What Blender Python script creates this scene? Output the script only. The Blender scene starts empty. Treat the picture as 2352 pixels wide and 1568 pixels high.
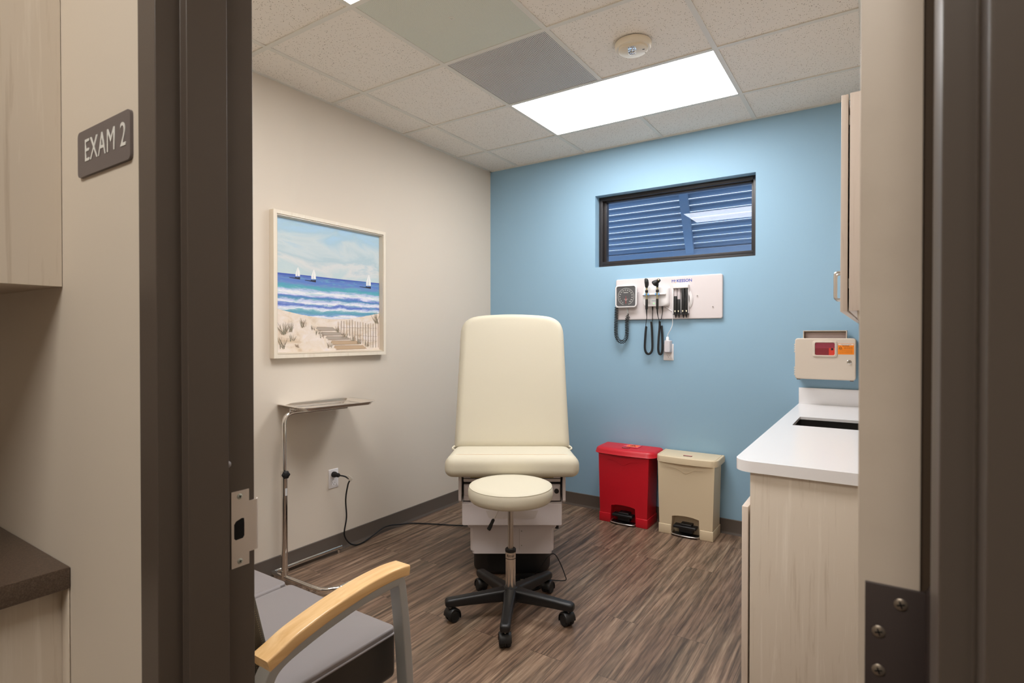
import bpy, bmesh, math, random
from mathutils import Vector, Matrix
random.seed(7)
C = bpy.context.scene.collection
PI = math.pi
def S(r, g, b):
    f = lambda c: (c/255/12.92) if c/255 <= .04045 else ((c/255+.055)/1.055)**2.4
    return (f(r), f(g), f(b), 1)

# ------------------------------------------------------------------ camera, world, exposure
YAW = 0.58254; PITCH = 0.00933; CAMH = 1.325
cam = bpy.data.cameras.new('camera'); cam.lens = 19.482; cam.sensor_width = 36
cam.dof.use_dof = True; cam.dof.focus_distance = 3.2; cam.dof.aperture_fstop = 10
camo = bpy.data.objects.new('camera', cam); C.objects.link(camo)
camo.location = (0, 0, CAMH); camo.rotation_euler = (PI/2-PITCH, 0, YAW)
cam.clip_start = .02
sc = bpy.context.scene
sc.camera = camo
sc.view_settings.view_transform = 'Standard'; sc.view_settings.look = 'None'
sc.view_settings.gamma = 1; sc.view_settings.use_curve_mapping = False
sc.view_settings.exposure = 0.0
w = bpy.data.worlds.new('sky'); sc.world = w; w.use_nodes = True
w.node_tree.nodes['Background'].inputs[0].default_value = S(222, 233, 252)
w.node_tree.nodes['Background'].inputs[1].default_value = 3.0
PANEL_EMIT = 15.8          # the two lit ceiling panels of the exam room
HALL_EMIT = 15           # the lit panel of the corridor ceiling

# ------------------------------------------------------------------ room numbers (metres, camera above the origin)
XL, XR, YB, YF, YC, H = -2.791, .235, 3.899, .484, .37, 2.737
JL, JR, JY0, JY1, DH = -.805, .0455, .3576, .496, 2.135

# ------------------------------------------------------------------ materials
def mat(name, col, rough=.5, metal=0, spec=.5, coat=0, emit=0, trans=0):
    m = bpy.data.materials.new(name); m.use_nodes = True
    b = m.node_tree.nodes['Principled BSDF']
    b.inputs['Base Color'].default_value = col; b.inputs['Roughness'].default_value = rough
    b.inputs['Metallic'].default_value = metal; b.inputs['Specular IOR Level'].default_value = spec
    b.inputs['Coat Weight'].default_value = coat; b.inputs['Transmission Weight'].default_value = trans
    if emit:
        b.inputs['Emission Color'].default_value = col; b.inputs['Emission Strength'].default_value = emit
    return m
def nn(m, t, **kw):
    n = m.node_tree.nodes.new(t)
    for k, v in kw.items(): setattr(n, k, v)
    return n
def lk(m, a, b): m.node_tree.links.new(a, b)
def bsdf(m): return m.node_tree.nodes['Principled BSDF']
def coords(m, scale, kind='Object', rot=(0,0,0)):
    t = nn(m, 'ShaderNodeTexCoord'); mp = nn(m, 'ShaderNodeMapping')
    mp.inputs['Scale'].default_value = scale; mp.inputs['Rotation'].default_value = rot
    lk(m, t.outputs[kind], mp.inputs[0]); return mp.outputs[0]
def ramp(m, fac, stops, interp='LINEAR'):
    r = nn(m, 'ShaderNodeValToRGB'); cr = r.color_ramp; cr.interpolation = interp
    while len(cr.elements) < len(stops): cr.elements.new(.5)
    for e, (p, c) in zip(cr.elements, stops): e.position = p; e.color = c
    lk(m, fac, r.inputs[0]); return r.outputs[0]
def bump(m, height, strength, dist=.001):
    b = nn(m, 'ShaderNodeBump'); b.inputs['Strength'].default_value = strength; b.inputs['Distance'].default_value = dist
    lk(m, height, b.inputs['Height']); lk(m, b.outputs[0], bsdf(m).inputs['Normal'])
def noise(m, vec, scale, detail=3, rough=.5, dist=0):
    n = nn(m, 'ShaderNodeTexNoise'); n.inputs['Scale'].default_value = scale; n.inputs['Detail'].default_value = detail
    n.inputs['Roughness'].default_value = rough; n.inputs['Distortion'].default_value = dist
    lk(m, vec, n.inputs['Vector']); return n.outputs[0]
def paint(name, col, rough=.6, orange=.12, spec=.3):
    m = mat(name, col, rough, spec=spec)
    bump(m, noise(m, coords(m, (1,1,1)), 260, 2), orange, .0006); return m

cream = paint('cream_wall_paint', S(216, 205, 190))
blue = paint('blue_wall_paint', S(148, 183, 206))
frame_mt = paint('taupe_frame_enamel', S(84, 74, 66), .38, .10, .45)
metal_edge = mat('painted_door_edge', S(196, 182, 166), .42)
m = metal_edge
lk(m, ramp(m, noise(m, coords(m, (1,1,1)), 9, 5, .65), [(0, S(184,170,154)), (.5, S(200,186,170)), (1, S(206,193,178))]), bsdf(m).inputs[0])
rubber_base = mat('taupe_rubber_base', S(92, 82, 74), .55)
white_gloss = mat('white_plastic', S(235, 232, 232), .35)
bar_white = mat('white_grid_paint', S(222, 218, 208), .5)
warm_white = mat('warm_white_enamel', S(216, 208, 208), .35)
chrome = mat('polished_chrome', S(225, 222, 218), .09, 1)
steel = mat('brushed_steel', S(200, 196, 190), .28, 1)
satin = mat('satin_stainless', S(208, 200, 192), .5, .8)
black = mat('black_plastic', S(22, 22, 23), .42)
blackm = mat('black_rubber', S(16, 16, 17), .6)
dark = mat('dark_hole', S(6, 6, 6), .9)
hinge_mt = mat('dark_bronze_hinge', S(62, 53, 51), .4, 0)
bin_red = mat('red_plastic', S(200, 22, 38), .38)
bin_beige = mat('beige_plastic', S(220, 202, 170), .45)
orange = mat('orange_label', S(250, 140, 20), .5)
orange_red = mat('orange_sticker', S(255, 110, 60), .5)
quartz = mat('white_quartz', S(238, 236, 236), .22)
window_black = mat('dark_bronze_aluminium', S(42, 38, 38), .38)
sharps_mt = mat('putty_plastic', S(212, 199, 183), .45)
navy = mat('blue_ink', S(40, 70, 160), .5)
ink_orange = mat('orange_ink', S(250, 150, 60), .5)
ink_white = mat('white_ink', S(225, 225, 220), .5)
ink_black = mat('black_ink', S(25, 20, 18), .5)
sky_clip = mat('light_blue_plastic', S(130, 185, 240), .4)
dial = mat('grey_dial', S(84, 84, 86), .3)
needle = mat('red_needle', S(225, 60, 45), .5)
greenled = mat('green_light', S(120, 230, 130), .4, emit=1.5)
bench_grey = mat('grey_powder_coat', S(168, 169, 167), .4, .2)
sign_mt = mat('grey_sign_plastic', S(106, 97, 96), .45)
louver_mt = mat('blue_sheet_metal', S(110, 128, 144), .45)
red_plate = mat('smoky_red_window', S(150, 62, 76), .15)
red_plate2 = mat('deep_red_plastic', S(132, 44, 52), .3)
sharp_red = mat('red_label', S(214, 58, 40), .5)
clear = mat('clear_lens', S(235, 240, 245), .05, trans=1)
gap_brown = mat('brown_door_gap', S(70, 54, 38), .8)

def leather(name, c, rough=.42, sp=.35):
    m = mat(name, c, rough, spec=sp)
    v = nn(m, 'ShaderNodeTexVoronoi'); v.inputs['Scale'].default_value = 420
    lk(m, coords(m, (1,1,1)), v.inputs['Vector']); bump(m, v.outputs[0], .12, .0005); return m
vinyl = leather('cream_vinyl', S(208, 201, 181), .5, .2)
piping_mt = leather('tan_vinyl_seam', S(214, 190, 160))
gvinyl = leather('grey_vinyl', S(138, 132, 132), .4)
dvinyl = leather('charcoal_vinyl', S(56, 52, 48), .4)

def laminate(name, base, dk, lt, vertical=True):
    m = mat(name, base, .42)
    sc_ = (26, 26, 1.3) if vertical else (1.3, 26, 26)
    co = coords(m, sc_)
    a = noise(m, co, 1.6, 6, .62, .7)
    b2 = noise(m, coords(m, (90, 90, 3)), 1.4, 4, .7, .2)
    ad = nn(m, 'ShaderNodeMath', operation='MULTIPLY_ADD'); ad.inputs[1].default_value = .35
    lk(m, b2, ad.inputs[0]); lk(m, a, ad.inputs[2])
    lk(m, ramp(m, ad.outputs[0], [(.42, dk), (.6, base), (.75, base), (.95, lt)]), bsdf(m).inputs[0])
    return m
elm = laminate('pale_elm_laminate', S(216, 204, 188), S(194, 179, 160), S(230, 220, 206))
elm_door = laminate('pale_elm_laminate_door', S(219, 204, 190), S(202, 184, 168), S(230, 218, 205))

maple = mat('clear_maple', S(228, 188, 132), .35, coat=.2)
m = maple
lk(m, ramp(m, noise(m, coords(m, (30, 1.5, 30)), 1.5, 5, .6, .5), [(.3, S(214,168,108)), (.55, S(230,190,134)), (.8, S(240,206,154))]), bsdf(m).inputs[0])

brownq = mat('brown_speckled_counter', S(88, 72, 60), .3)
m = brownq
lk(m, ramp(m, noise(m, coords(m, (1,1,1)), 500, 3, .7), [(.3, S(66,52,43)), (.55, S(92,76,64)), (.8, S(122,104,90))]), bsdf(m).inputs[0])

# vinyl plank floor, planks along Y
floor_mt = mat('walnut_plank_vinyl', S(110, 90, 75), .4, spec=.4); m = floor_mt
tc = nn(m, 'ShaderNodeTexCoord'); sp = nn(m, 'ShaderNodeSeparateXYZ'); lk(m, tc.outputs['Object'], sp.inputs[0])
sw = nn(m, 'ShaderNodeCombineXYZ'); lk(m, sp.outputs[1], sw.inputs[0]); lk(m, sp.outputs[0], sw.inputs[1])
bk = nn(m, 'ShaderNodeTexBrick', offset=.37, offset_frequency=2)
for k, v in {'Scale': 1, 'Mortar Size': .0007, 'Mortar Smooth': .1, 'Bias': 0, 'Brick Width': 1.22, 'Row Height': .152}.items(): bk.inputs[k].default_value = v
bk.inputs['Color1'].default_value = (0,0,0,1); bk.inputs['Color2'].default_value = (1,1,1,1); bk.inputs['Mortar'].default_value = (.5,.5,.5,1)
lk(m, sw.outputs[0], bk.inputs['Vector'])
off = nn(m, 'ShaderNodeVectorMath', operation='SCALE'); off.inputs['Scale'].default_value = 13
lk(m, bk.outputs['Color'], off.inputs[0])
def grain(sx, sy, scale, det, ro, di):
    mp = nn(m, 'ShaderNodeMapping'); mp.inputs['Scale'].default_value = (sx, sy, 1); lk(m, tc.outputs['Object'], mp.inputs[0])
    a = nn(m, 'ShaderNodeVectorMath', operation='ADD'); lk(m, mp.outputs[0], a.inputs[0]); lk(m, off.outputs[0], a.inputs[1])
    return noise(m, a.outputs[0], scale, det, ro, di)
g2 = grain(75, 2.4, 1.6, 4, .65, .5); g3 = grain(4, .7, 1.2, 2, .5, .3)
mpw = nn(m, 'ShaderNodeMapping'); mpw.inputs['Scale'].default_value = (1, .12, 1); lk(m, tc.outputs['Object'], mpw.inputs[0])
aw = nn(m, 'ShaderNodeVectorMath', operation='ADD'); lk(m, mpw.outputs[0], aw.inputs[0]); lk(m, off.outputs[0], aw.inputs[1])
wv = nn(m, 'ShaderNodeTexWave', wave_type='BANDS', bands_direction='X'); 
for k, v in {'Scale': 5.5, 'Distortion': 13, 'Detail': 4, 'Detail Scale': 2.2, 'Detail Roughness': .62}.items(): wv.inputs[k].default_value = v
lk(m, aw.outputs[0], wv.inputs['Vector'])
g1 = grain(16, .8, 1.5, 5, .6, 1.2)
def madd(a_, k_, c_):
    n_ = nn(m, 'ShaderNodeMath', operation='MULTIPLY_ADD'); n_.inputs[1].default_value = k_; lk(m, a_, n_.inputs[0])
    if isinstance(c_, (int, float)): n_.inputs[2].default_value = c_
    else: lk(m, c_, n_.inputs[2])
    return n_.outputs[0]
f_ = madd(bk.outputs['Color'], .08, madd(g2, .52, madd(g1, .85, madd(wv.outputs['Fac'], .13, -.27))))
base = ramp(m, f_, [(.26, S(66,53,44)), (.40, S(94,78,65)), (.52, S(118,98,82)), (.65, S(142,120,101)), (.80, S(166,145,124))])
tint = nn(m, 'ShaderNodeMix', data_type='RGBA', blend_type='MULTIPLY'); lk(m, base, tint.inputs[6]); tint.inputs[0].default_value = 1
lk(m, ramp(m, g3, [(.3, (.90,.84,.84,1)), (.5, (1,.95,.92,1)), (.7, (.92,.96,.94,1))]), tint.inputs[7])
seam = nn(m, 'ShaderNodeMix', data_type='RGBA'); lk(m, bk.outputs['Fac'], seam.inputs[0]); lk(m, tint.outputs[2], seam.inputs[6]); seam.inputs[7].default_value = S(52, 42, 36)
lk(m, seam.outputs[2], bsdf(m).inputs[0]); bump(m, g2, .08, .0006)

# acoustic tile
tile_mt = mat('fissured_acoustic_tile', S(222, 213, 200), .85, spec=.1); m = tile_mt
vo = nn(m, 'ShaderNodeTexVoronoi'); vo.inputs['Scale'].default_value = 125; vo.inputs['Randomness'].default_value = 1
lk(m, coords(m, (1, 1, 0)), vo.inputs['Vector'])
sz = noise(m, coords(m, (1, 1, 0)), 90, 2, .5)
mm = nn(m, 'ShaderNodeMath', operation='MULTIPLY'); lk(m, sz, mm.inputs[0]); mm.inputs[1].default_value = .42
lt_ = nn(m, 'ShaderNodeMath', operation='LESS_THAN'); lk(m, vo.outputs['Distance'], lt_.inputs[0]); lk(m, mm.outputs[0], lt_.inputs[1])
wn = nn(m, 'ShaderNodeMath', operation='GREATER_THAN'); wn.inputs[1].default_value = .38
sepc = nn(m, 'ShaderNodeSeparateColor'); lk(m, vo.outputs['Color'], sepc.inputs[0]); lk(m, sepc.outputs[0], wn.inputs[0])
mu = nn(m, 'ShaderNodeMath', operation='MULTIPLY'); lk(m, lt_.outputs[0], mu.inputs[0]); lk(m, wn.outputs[0], mu.inputs[1])
mc = nn(m, 'ShaderNodeMix', data_type='RGBA'); lk(m, mu.outputs[0], mc.inputs[0]); mc.inputs[6].default_value = S(238,231,221); mc.inputs[7].default_value = S(150,136,118)
lk(m, mc.outputs[2], bsdf(m).inputs[0])

def perforated(name, face, hole, pitch, rad):
    m = mat(name, face, .5); v = nn(m, 'ShaderNodeTexVoronoi'); v.inputs['Randomness'].default_value = 0; v.inputs['Scale'].default_value = 1/pitch
    lk(m, coords(m, (1, 1, 0)), v.inputs['Vector'])
    l = nn(m, 'ShaderNodeMath', operation='LESS_THAN'); l.inputs[1].default_value = rad; lk(m, v.outputs['Distance'], l.inputs[0])
    x = nn(m, 'ShaderNodeMix', data_type='RGBA'); lk(m, l.outputs[0], x.inputs[0]); x.inputs[6].default_value = face; x.inputs[7].default_value = hole
    lk(m, x.outputs[2], bsdf(m).inputs[0]); return m
perf_coarse = perforated('white_perforated_grille', S(232, 230, 224), S(30, 30, 32), .0085, .37)
perf_fine = perforated('sage_perforated_face', S(224, 226, 212), S(160, 162, 150), .0045, .3)

mesh_fab = mat('woven_mesh_fabric', S(60, 54, 50), .7); m = mesh_fab
v = nn(m, 'ShaderNodeTexBrick'); v.inputs['Scale'].default_value = 90; v.inputs['Color1'].default_value = S(40,37,38); v.inputs['Color2'].default_value = S(32,30,30); v.inputs['Mortar'].default_value = S(104,94,70); v.inputs['Mortar Size'].default_value = .035
lk(m, coords(m, (1, 1, 1), rot=(PI/2, 0, 0)), v.inputs['Vector']); lk(m, v.outputs[0], bsdf(m).inputs[0])

emit_mt = bpy.data.materials.new('lit_diffuser'); emit_mt.use_nodes = True
b = bsdf(emit_mt); b.inputs['Base Color'].default_value = (.8,.8,.8,1); b.inputs['Emission Color'].default_value = (1, .985, .985, 1); b.inputs['Emission Strength'].default_value = PANEL_EMIT
emit2 = emit_mt.copy(); emit2.name = 'lit_hall_diffuser'; bsdf(emit2).inputs['Emission Strength'].default_value = HALL_EMIT; bsdf(emit2).inputs['Emission Color'].default_value = (1, .95, .88, 1)

glass = bpy.data.materials.new('window_glass'); glass.use_nodes = True
nt = glass.node_tree; nt.nodes.remove(nt.nodes['Principled BSDF'])
tr = nn(glass, 'ShaderNodeBsdfTransparent'); gl = nn(glass, 'ShaderNodeBsdfGlossy'); gl.inputs['Roughness'].default_value = 0; fr = nn(glass, 'ShaderNodeFresnel'); fr.inputs[0].default_value = 1.42
tr.inputs[0].default_value = (.86,.92,1,1)
ms = nn(glass, 'ShaderNodeMixShader'); lk(glass, fr.outputs[0], ms.inputs[0]); lk(glass, tr.outputs[0], ms.inputs[1]); lk(glass, gl.outputs[0], ms.inputs[2]); lk(glass, ms.outputs[0], nt.nodes['Material Output'].inputs[0])

# ------------------------------------------------------------------ mesh helpers
class MB:
    def __init__(s): s.v = []; s.f = []; s.m = []
    def add(s, vs, fs, mi=0):
        o = len(s.v); s.v += [tuple(p) for p in vs]; s.f += [tuple(o+i for i in f) for f in fs]; s.m += [mi]*len(fs); return s
    def box(s, x0, x1, y0, y1, z0, z1, bv=0, mi=0, seg=3):
        bm = bmesh.new(); bmesh.ops.create_cube(bm, size=1)
        for q in bm.verts: q.co = Vector(((x0+x1)/2+q.co.x*(x1-x0), (y0+y1)/2+q.co.y*(y1-y0), (z0+z1)/2+q.co.z*(z1-z0)))
        if bv: bmesh.ops.bevel(bm, geom=bm.edges[:], offset=bv, segments=seg, profile=.5, affect='EDGES')
        return s.bm(bm, mi)
    def bm(s, bm, mi=0, M=None):
        bm.verts.index_update(); vs = [(M @ q.co) if M else q.co.copy() for q in bm.verts]
        s.add(vs, [[q.index for q in f.verts] for f in bm.faces], mi); bm.free(); return s
    def rings(s, R, mi=0, cap=True, closed=True):
        n = len(R[0]); vs = [p for r in R for p in r]; fs = []
        for k in range(len(R)-1):
            for i in range(n if closed else n-1):
                j = (i+1) % n; fs.append((k*n+i, k*n+j, (k+1)*n+j, (k+1)*n+i))
        if cap: fs.append(tuple(range(n))[::-1]); fs.append(tuple((len(R)-1)*n+i for i in range(n)))
        return s.add(vs, fs, mi)
    def tube(s, path, r, n=12, mi=0, cap=True, flat=1):
        P = [Vector(p) for p in path]; R = []; up = None
        for i, p in enumerate(P):
            t = (P[min(i+1, len(P)-1)]-P[max(i-1, 0)]).normalized()
            if up is None: up = t.orthogonal().normalized()
            up = (up - t*up.dot(t)).normalized(); sd = t.cross(up)
            rr = r[i] if isinstance(r, (list, tuple)) else r
            R.append([p+up*math.cos(a)*rr+sd*math.sin(a)*rr*flat for a in [2*PI*k/n for k in range(n)]])
        return s.rings(R, mi, cap)
    def lathe(s, prof, n=32, mi=0, c=(0,0,0), axis='z', cap=True):
        R = []
        for r, h in prof:
            ring = []
            for k in range(n):
                a = 2*PI*k/n; x, y = r*math.cos(a), r*math.sin(a)
                q = {'z': (x, y, h), 'y': (x, h, -y), 'x': (h, x, y)}[axis]
                ring.append((q[0]+c[0], q[1]+c[1], q[2]+c[2]))
            R.append(ring)
        return s.rings(R, mi, cap)
    def prism(s, poly, h0, h1, axis='z', mi=0):
        def q(a, b, h): return {'z': (a, b, h), 'y': (a, h, b), 'x': (h, a, b)}[axis]
        return s.rings([[q(a, b, h0) for a, b in poly], [q(a, b, h1) for a, b in poly]], mi)
    def build(s, name, mats, parent=None, smooth=35, loc=(0,0,0), rot=(0,0,0), bevel=0):
        me = bpy.data.meshes.new(name); me.from_pydata(s.v, [], s.f)
        if not isinstance(mats, (list, tuple)): mats = [mats]
        for q in mats: me.materials.append(q)
        for p, i in zip(me.polygons, s.m): p.material_index = i
        bm = bmesh.new(); bm.from_mesh(me); bmesh.ops.recalc_face_normals(bm, faces=bm.faces[:]); bm.to_mesh(me); bm.free()
        if smooth:
            me.polygons.foreach_set('use_smooth', [True]*len(me.polygons)); me.set_sharp_from_angle(angle=math.radians(smooth))
        o = bpy.data.objects.new(name, me); C.objects.link(o); o.location = loc; o.rotation_euler = rot
        if parent: o.parent = parent
        if bevel:
            b = o.modifiers.new('bevel', 'BEVEL'); b.width = bevel; b.segments = 3; b.limit_method = 'ANGLE'; b.angle_limit = math.radians(35); b.harden_normals = True
        return o
def rr(w, h, r, n=6, cx=0, cy=0):
    P = []
    for (sx, sy, a0) in ((1,1,0), (-1,1,90), (-1,-1,180), (1,-1,270)):
        for k in range(n+1):
            a = math.radians(a0+90*k/n); P.append((cx+sx*(w/2-r)+r*math.cos(a), cy+sy*(h/2-r)+r*math.sin(a)))
    return P
def inset(poly, d):
    n = len(poly); out = []
    for i in range(n):
        a, b, c = Vector(poly[i-1]), Vector(poly[i]), Vector(poly[(i+1) % n])
        e1 = (b-a); e2 = (c-b)
        if e1.length < 1e-9: e1 = e2
        if e2.length < 1e-9: e2 = e1
        n1 = Vector((-e1.y, e1.x)).normalized(); n2 = Vector((-e2.y, e2.x)).normalized()
        k = (n1+n2); k = k/max(.3, k.length_squared/2) if k.length > 1e-6 else n1
        out.append(tuple(b+k*d))
    return out
def puff(poly, t, r, crown=0, f=None, mi=0, mb=None, r2=None):
    """cushion: outline poly (ccw), thickness t from 0 to t, edge radius r, crowned top; f maps (a,b,h) to a point"""
    mb = mb or MB(); f = f or (lambda a, b, h: (a, b, h)); R = []; r2 = r2 if r2 is not None else r
    cx = sum(p[0] for p in poly)/len(poly); cy = sum(p[1] for p in poly)/len(poly)
    for k in range(6):
        a = PI/2*k/5; q = inset(poly, r2*(1-math.sin(a))); R.append([f(x, y, r2*(1-math.cos(a))) for x, y in q])
    for k in range(9):
        a = PI/2*k/8; q = inset(poly, r*(1-math.cos(a))); R.append([f(x, y, t-r+r*math.sin(a)) for x, y in q])
    q0 = inset(poly, r)
    for s_ in (.93, .8, .6, .35, .1):
        R.append([f(cx+(x-cx)*s_, cy+(y-cy)*s_, t+crown*(1-s_*s_)) for x, y in q0])
    mb.rings(R, mi); return mb
def bez(P, n=10):
    """Catmull-Rom through P"""
    P = [Vector(p) for p in P]; Q = [P[0]*2-P[1]]+P+[P[-1]*2-P[-2]]; out = []
    for i in range(1, len(Q)-2):
        a, b, c, d = Q[i-1], Q[i], Q[i+1], Q[i+2]
        for k in range(n):
            t = k/n; out.append(.5*((2*b)+(c-a)*t+(2*a-5*b+4*c-d)*t*t+(3*b-a-3*c+d)*t**3))
    out.append(P[-1]); return out
def helix(path, R, r, pitch, mb, mi=0, n=6, seg=12):
    P = path; L = [0]
    for i in range(1, len(P)): L.append(L[-1]+(P[i]-P[i-1]).length)
    tot = L[-1]; N = int(tot/pitch*seg); out = []; up = None; j = 0
    for k in range(N+1):
        s_ = tot*k/N
        while j < len(L)-2 and L[j+1] < s_: j += 1
        u = (s_-L[j])/max(1e-9, L[j+1]-L[j]); p = P[j].lerp(P[j+1], u)
        t = (P[min(j+2, len(P)-1)]-P[max(j-1, 0)]).normalized()
        if up is None: up = t.orthogonal().normalized()
        up = (up-t*up.dot(t)).normalized(); sd = t.cross(up); a = 2*PI*k/seg
        out.append(p+up*math.cos(a)*R+sd*math.sin(a)*R)
    return mb.tube(out, r, n, mi)
def tag(o, label=None, cat=None, group=None, kind=None):
    if label: o['label'] = label
    if cat: o['category'] = cat
    if group: o['group'] = group
    if kind: o['kind'] = kind
    return o
def thing(name, label, cat, loc=(0,0,0), rz=0, group=None):
    o = bpy.data.objects.new(name, None); C.objects.link(o); o.location = loc; o.rotation_euler = (0, 0, rz); o.empty_display_size = .1
    return tag(o, label, cat, group)
def struct(o): o['kind'] = 'structure'; return o
def sroot(name, loc=(0,0,0)):
    o = bpy.data.objects.new(name, None); C.objects.link(o); o.location = loc; o['kind'] = 'structure'; return o
def text(s, size, m, parent, loc, rot=(PI/2, 0, 0), name='lettering', ext=.0006, bold=0, sx=1, align='CENTER', spacing=1, fit=None):
    cu = bpy.data.curves.new(name, 'FONT'); cu.body = s; cu.size = size; cu.extrude = ext; cu.offset = bold; cu.align_x = align; cu.align_y = 'CENTER'; cu.space_character = spacing; cu.resolution_u = 4
    t = bpy.data.objects.new(name, cu); C.objects.link(t); dg = bpy.context.evaluated_depsgraph_get()
    me = bpy.data.meshes.new_from_object(t.evaluated_get(dg)); bpy.data.objects.remove(t)
    if fit:
        xs_ = [v.co.x for v in me.vertices]; sx = fit/(max(xs_)-min(xs_)); md = (max(xs_)+min(xs_))/2
        for v in me.vertices: v.co.x -= md
    for v in me.vertices: v.co.x *= sx
    me.materials.clear(); me.materials.append(m)
    o = bpy.data.objects.new(name, me); C.objects.link(o); o.location = loc; o.rotation_euler = rot
    if parent: o.parent = parent
    return o
def screw(parent, loc, axis, r=.0045, m=None, name='screw'):
    """a countersunk cross-head screw whose head faces along axis (unit vector)"""
    z = Vector(axis); q = Vector((0,0,1)).rotation_difference(z)
    mb = MB(); mb.lathe([(r, 0), (r, .0008), (r*.8, .0015), (r*.3, .0018)], 18)
    for a in (.3, .3+PI/2):
        bm = bmesh.new(); bmesh.ops.create_cube(bm, size=1)
        mb.bm(bm, 1, Matrix.Translation((0,0,.0018)) @ Matrix.Rotation(a, 4, 'Z') @ Matrix.Diagonal((r*1.15, r*.24, .0006, 1)))
    o = mb.build(name, [m or steel, dark], parent, loc=loc); o.rotation_euler = q.to_euler(); return o

# ------------------------------------------------------------------ setting
struct(MB().box(-3.4, 2.6, -2.2, YB+.1, -.1, 0).build('floor', floor_mt, smooth=0))
struct(MB().box(XL-.12, XL, YC+.02, YB+.12, 0, 2.95).build('wall_left', cream, smooth=0))
struct(MB().box(XR, XR+.12, YC+.02, YB+.12, 0, 2.95).build('wall_right', cream, smooth=0))
WX0, WX1, WZ0, WZ1 = -1.806, -.666, 1.852, 2.396
mb = MB()
mb.box(XL, WX0, YB, YB+.15, 0, 2.95); mb.box(WX1, XR, YB, YB+.15, 0, 2.95)
mb.box(WX0, WX1, YB, YB+.15, 0, WZ0); mb.box(WX0, WX1, YB, YB+.15, WZ1, 2.95)
struct(mb.build('wall_back', blue, smooth=0))
mb = MB()
mb.box(-3.4, JL-.005, YC, YF, 0, 2.95); mb.box(JR+.005, 2.6, YC, YF, 0, 2.95); mb.box(JL-.005, JR+.005, YC, YF, DH+.005, 2.95)
struct(mb.build('wall_front', cream, smooth=0))
# corridor shell behind the camera
struct(MB().box(-3.4, 2.6, -2.3, -2.2, 0, 2.95).build('wall_corridor', cream, smooth=0))
struct(MB().box(-3.5, -3.4, -2.2, YC, 0, 2.95).build('wall_corridor_left', cream, smooth=0))
struct(MB().box(2.6, 2.7, -2.2, YC, 0, 2.95).build('wall_corridor_right', cream, smooth=0))

# ceilings: lay-in tiles over a white T-bar grid
GX = [-1.8905+.6096*i for i in range(-1, 4)]; GY = [2.225+.6096*j for j in range(-2, 3)]
def cells(xs, ys, skip):
    mb = MB()
    for i in range(len(xs)-1):
        for j in range(len(ys)-1):
            if (i, j) in skip: continue
            mb.box(xs[i], xs[i+1], ys[j], ys[j+1], H+.004, H+.022)
    return mb
xs = [XL]+GX+[XR]; ys = [YF]+GY+[YB]
# cell indices (i,j): x index 0 is the border strip, GX starts at 1
skip = {(2, 4), (3, 4), (2, 2), (2, 3), (2, 1), (3, 1)}
ceil = struct(cells(xs, ys, skip).build('ceiling', tile_mt, smooth=0))
mb = MB(); hw = .012
for x in GX: mb.box(x-hw, x+hw, YF, YB, H-.001, H+.005) if x != GX[2] else None
g = GX[2]   # this bar is interrupted by the two lit panels
for y0, y1 in ((YF, GY[0]), (GY[1], GY[3]), (GY[4], YB)): mb.box(g-hw, g+hw, y0, y1, H-.001, H+.005)
for y in GY: mb.box(XL, XR, y-hw, y+hw, H-.0012, H+.0045)
for x0, x1, y0, y1 in ((XL, XL+.02, YF, YB), (XR-.02, XR, YF, YB), (XL, XR, YF, YF+.02), (XL, XR, YB-.02, YB)): mb.box(x0, x1, y0, y1, H-.0008, H+.004)
mb.build('suspension_grid', bar_white, ceil, smooth=0)
struct(MB().box(XL-.1, XR+.1, YF-.02, YB+.1, 2.94, 3.0).build('ceiling_deck', bar_white, smooth=0))
hx = [-3.4+.6096*i for i in range(10)]+[2.6]; hy = [-2.2+.6096*j for j in range(5)]+[YC]
hall = struct(cells(hx, hy, {(4, 2), (5, 2)}).build('ceiling_corridor', tile_mt, smooth=0))
mb = MB()
for x in hx[1:-1]: mb.box(x-hw, x+hw, -2.2, YC, H-.001, H+.0035)
for y in hy[1:-1]: mb.box(-3.4, 2.6, y-hw, y+hw, H-.0012, H+.003)
mb.build('suspension_grid', bar_white, hall, smooth=0)

def light_panel(x0, y0, x1, y1, label, em):
    t = thing('ceiling_light', label, 'ceiling light', ((x0+x1)/2, (y0+y1)/2, H))
    a, b = (x1-x0)/2-.013, (y1-y0)/2-.013
    MB().box(-a, a, -b, b, .0005, .0025).build('diffuser', em, t, smooth=0)
    mb = MB()
    for q in ((-a-.008, -a, -b-.008, b+.008), (a, a+.008, -b-.008, b+.008), (-a, a, -b-.008, -b), (-a, a, b, b+.008)): mb.box(*q, -.0008, .05)
    mb.box(-a-.008, a+.008, -b-.008, b+.008, .05, .054)
    mb.build('frame', bar_white, t, smooth=0)
light_panel(GX[1], GY[3], GX[3], GY[4], 'bright rectangular light panel in the ceiling nearest the blue wall', emit_mt)
light_panel(GX[1], GY[0], GX[3], GY[1], 'lit ceiling panel nearer the doorway, showing as a reflection in the window', emit_mt)
light_panel(hx[4], hy[2], hx[6], hy[3], 'lit panel in the corridor ceiling outside the room', emit2)

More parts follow.
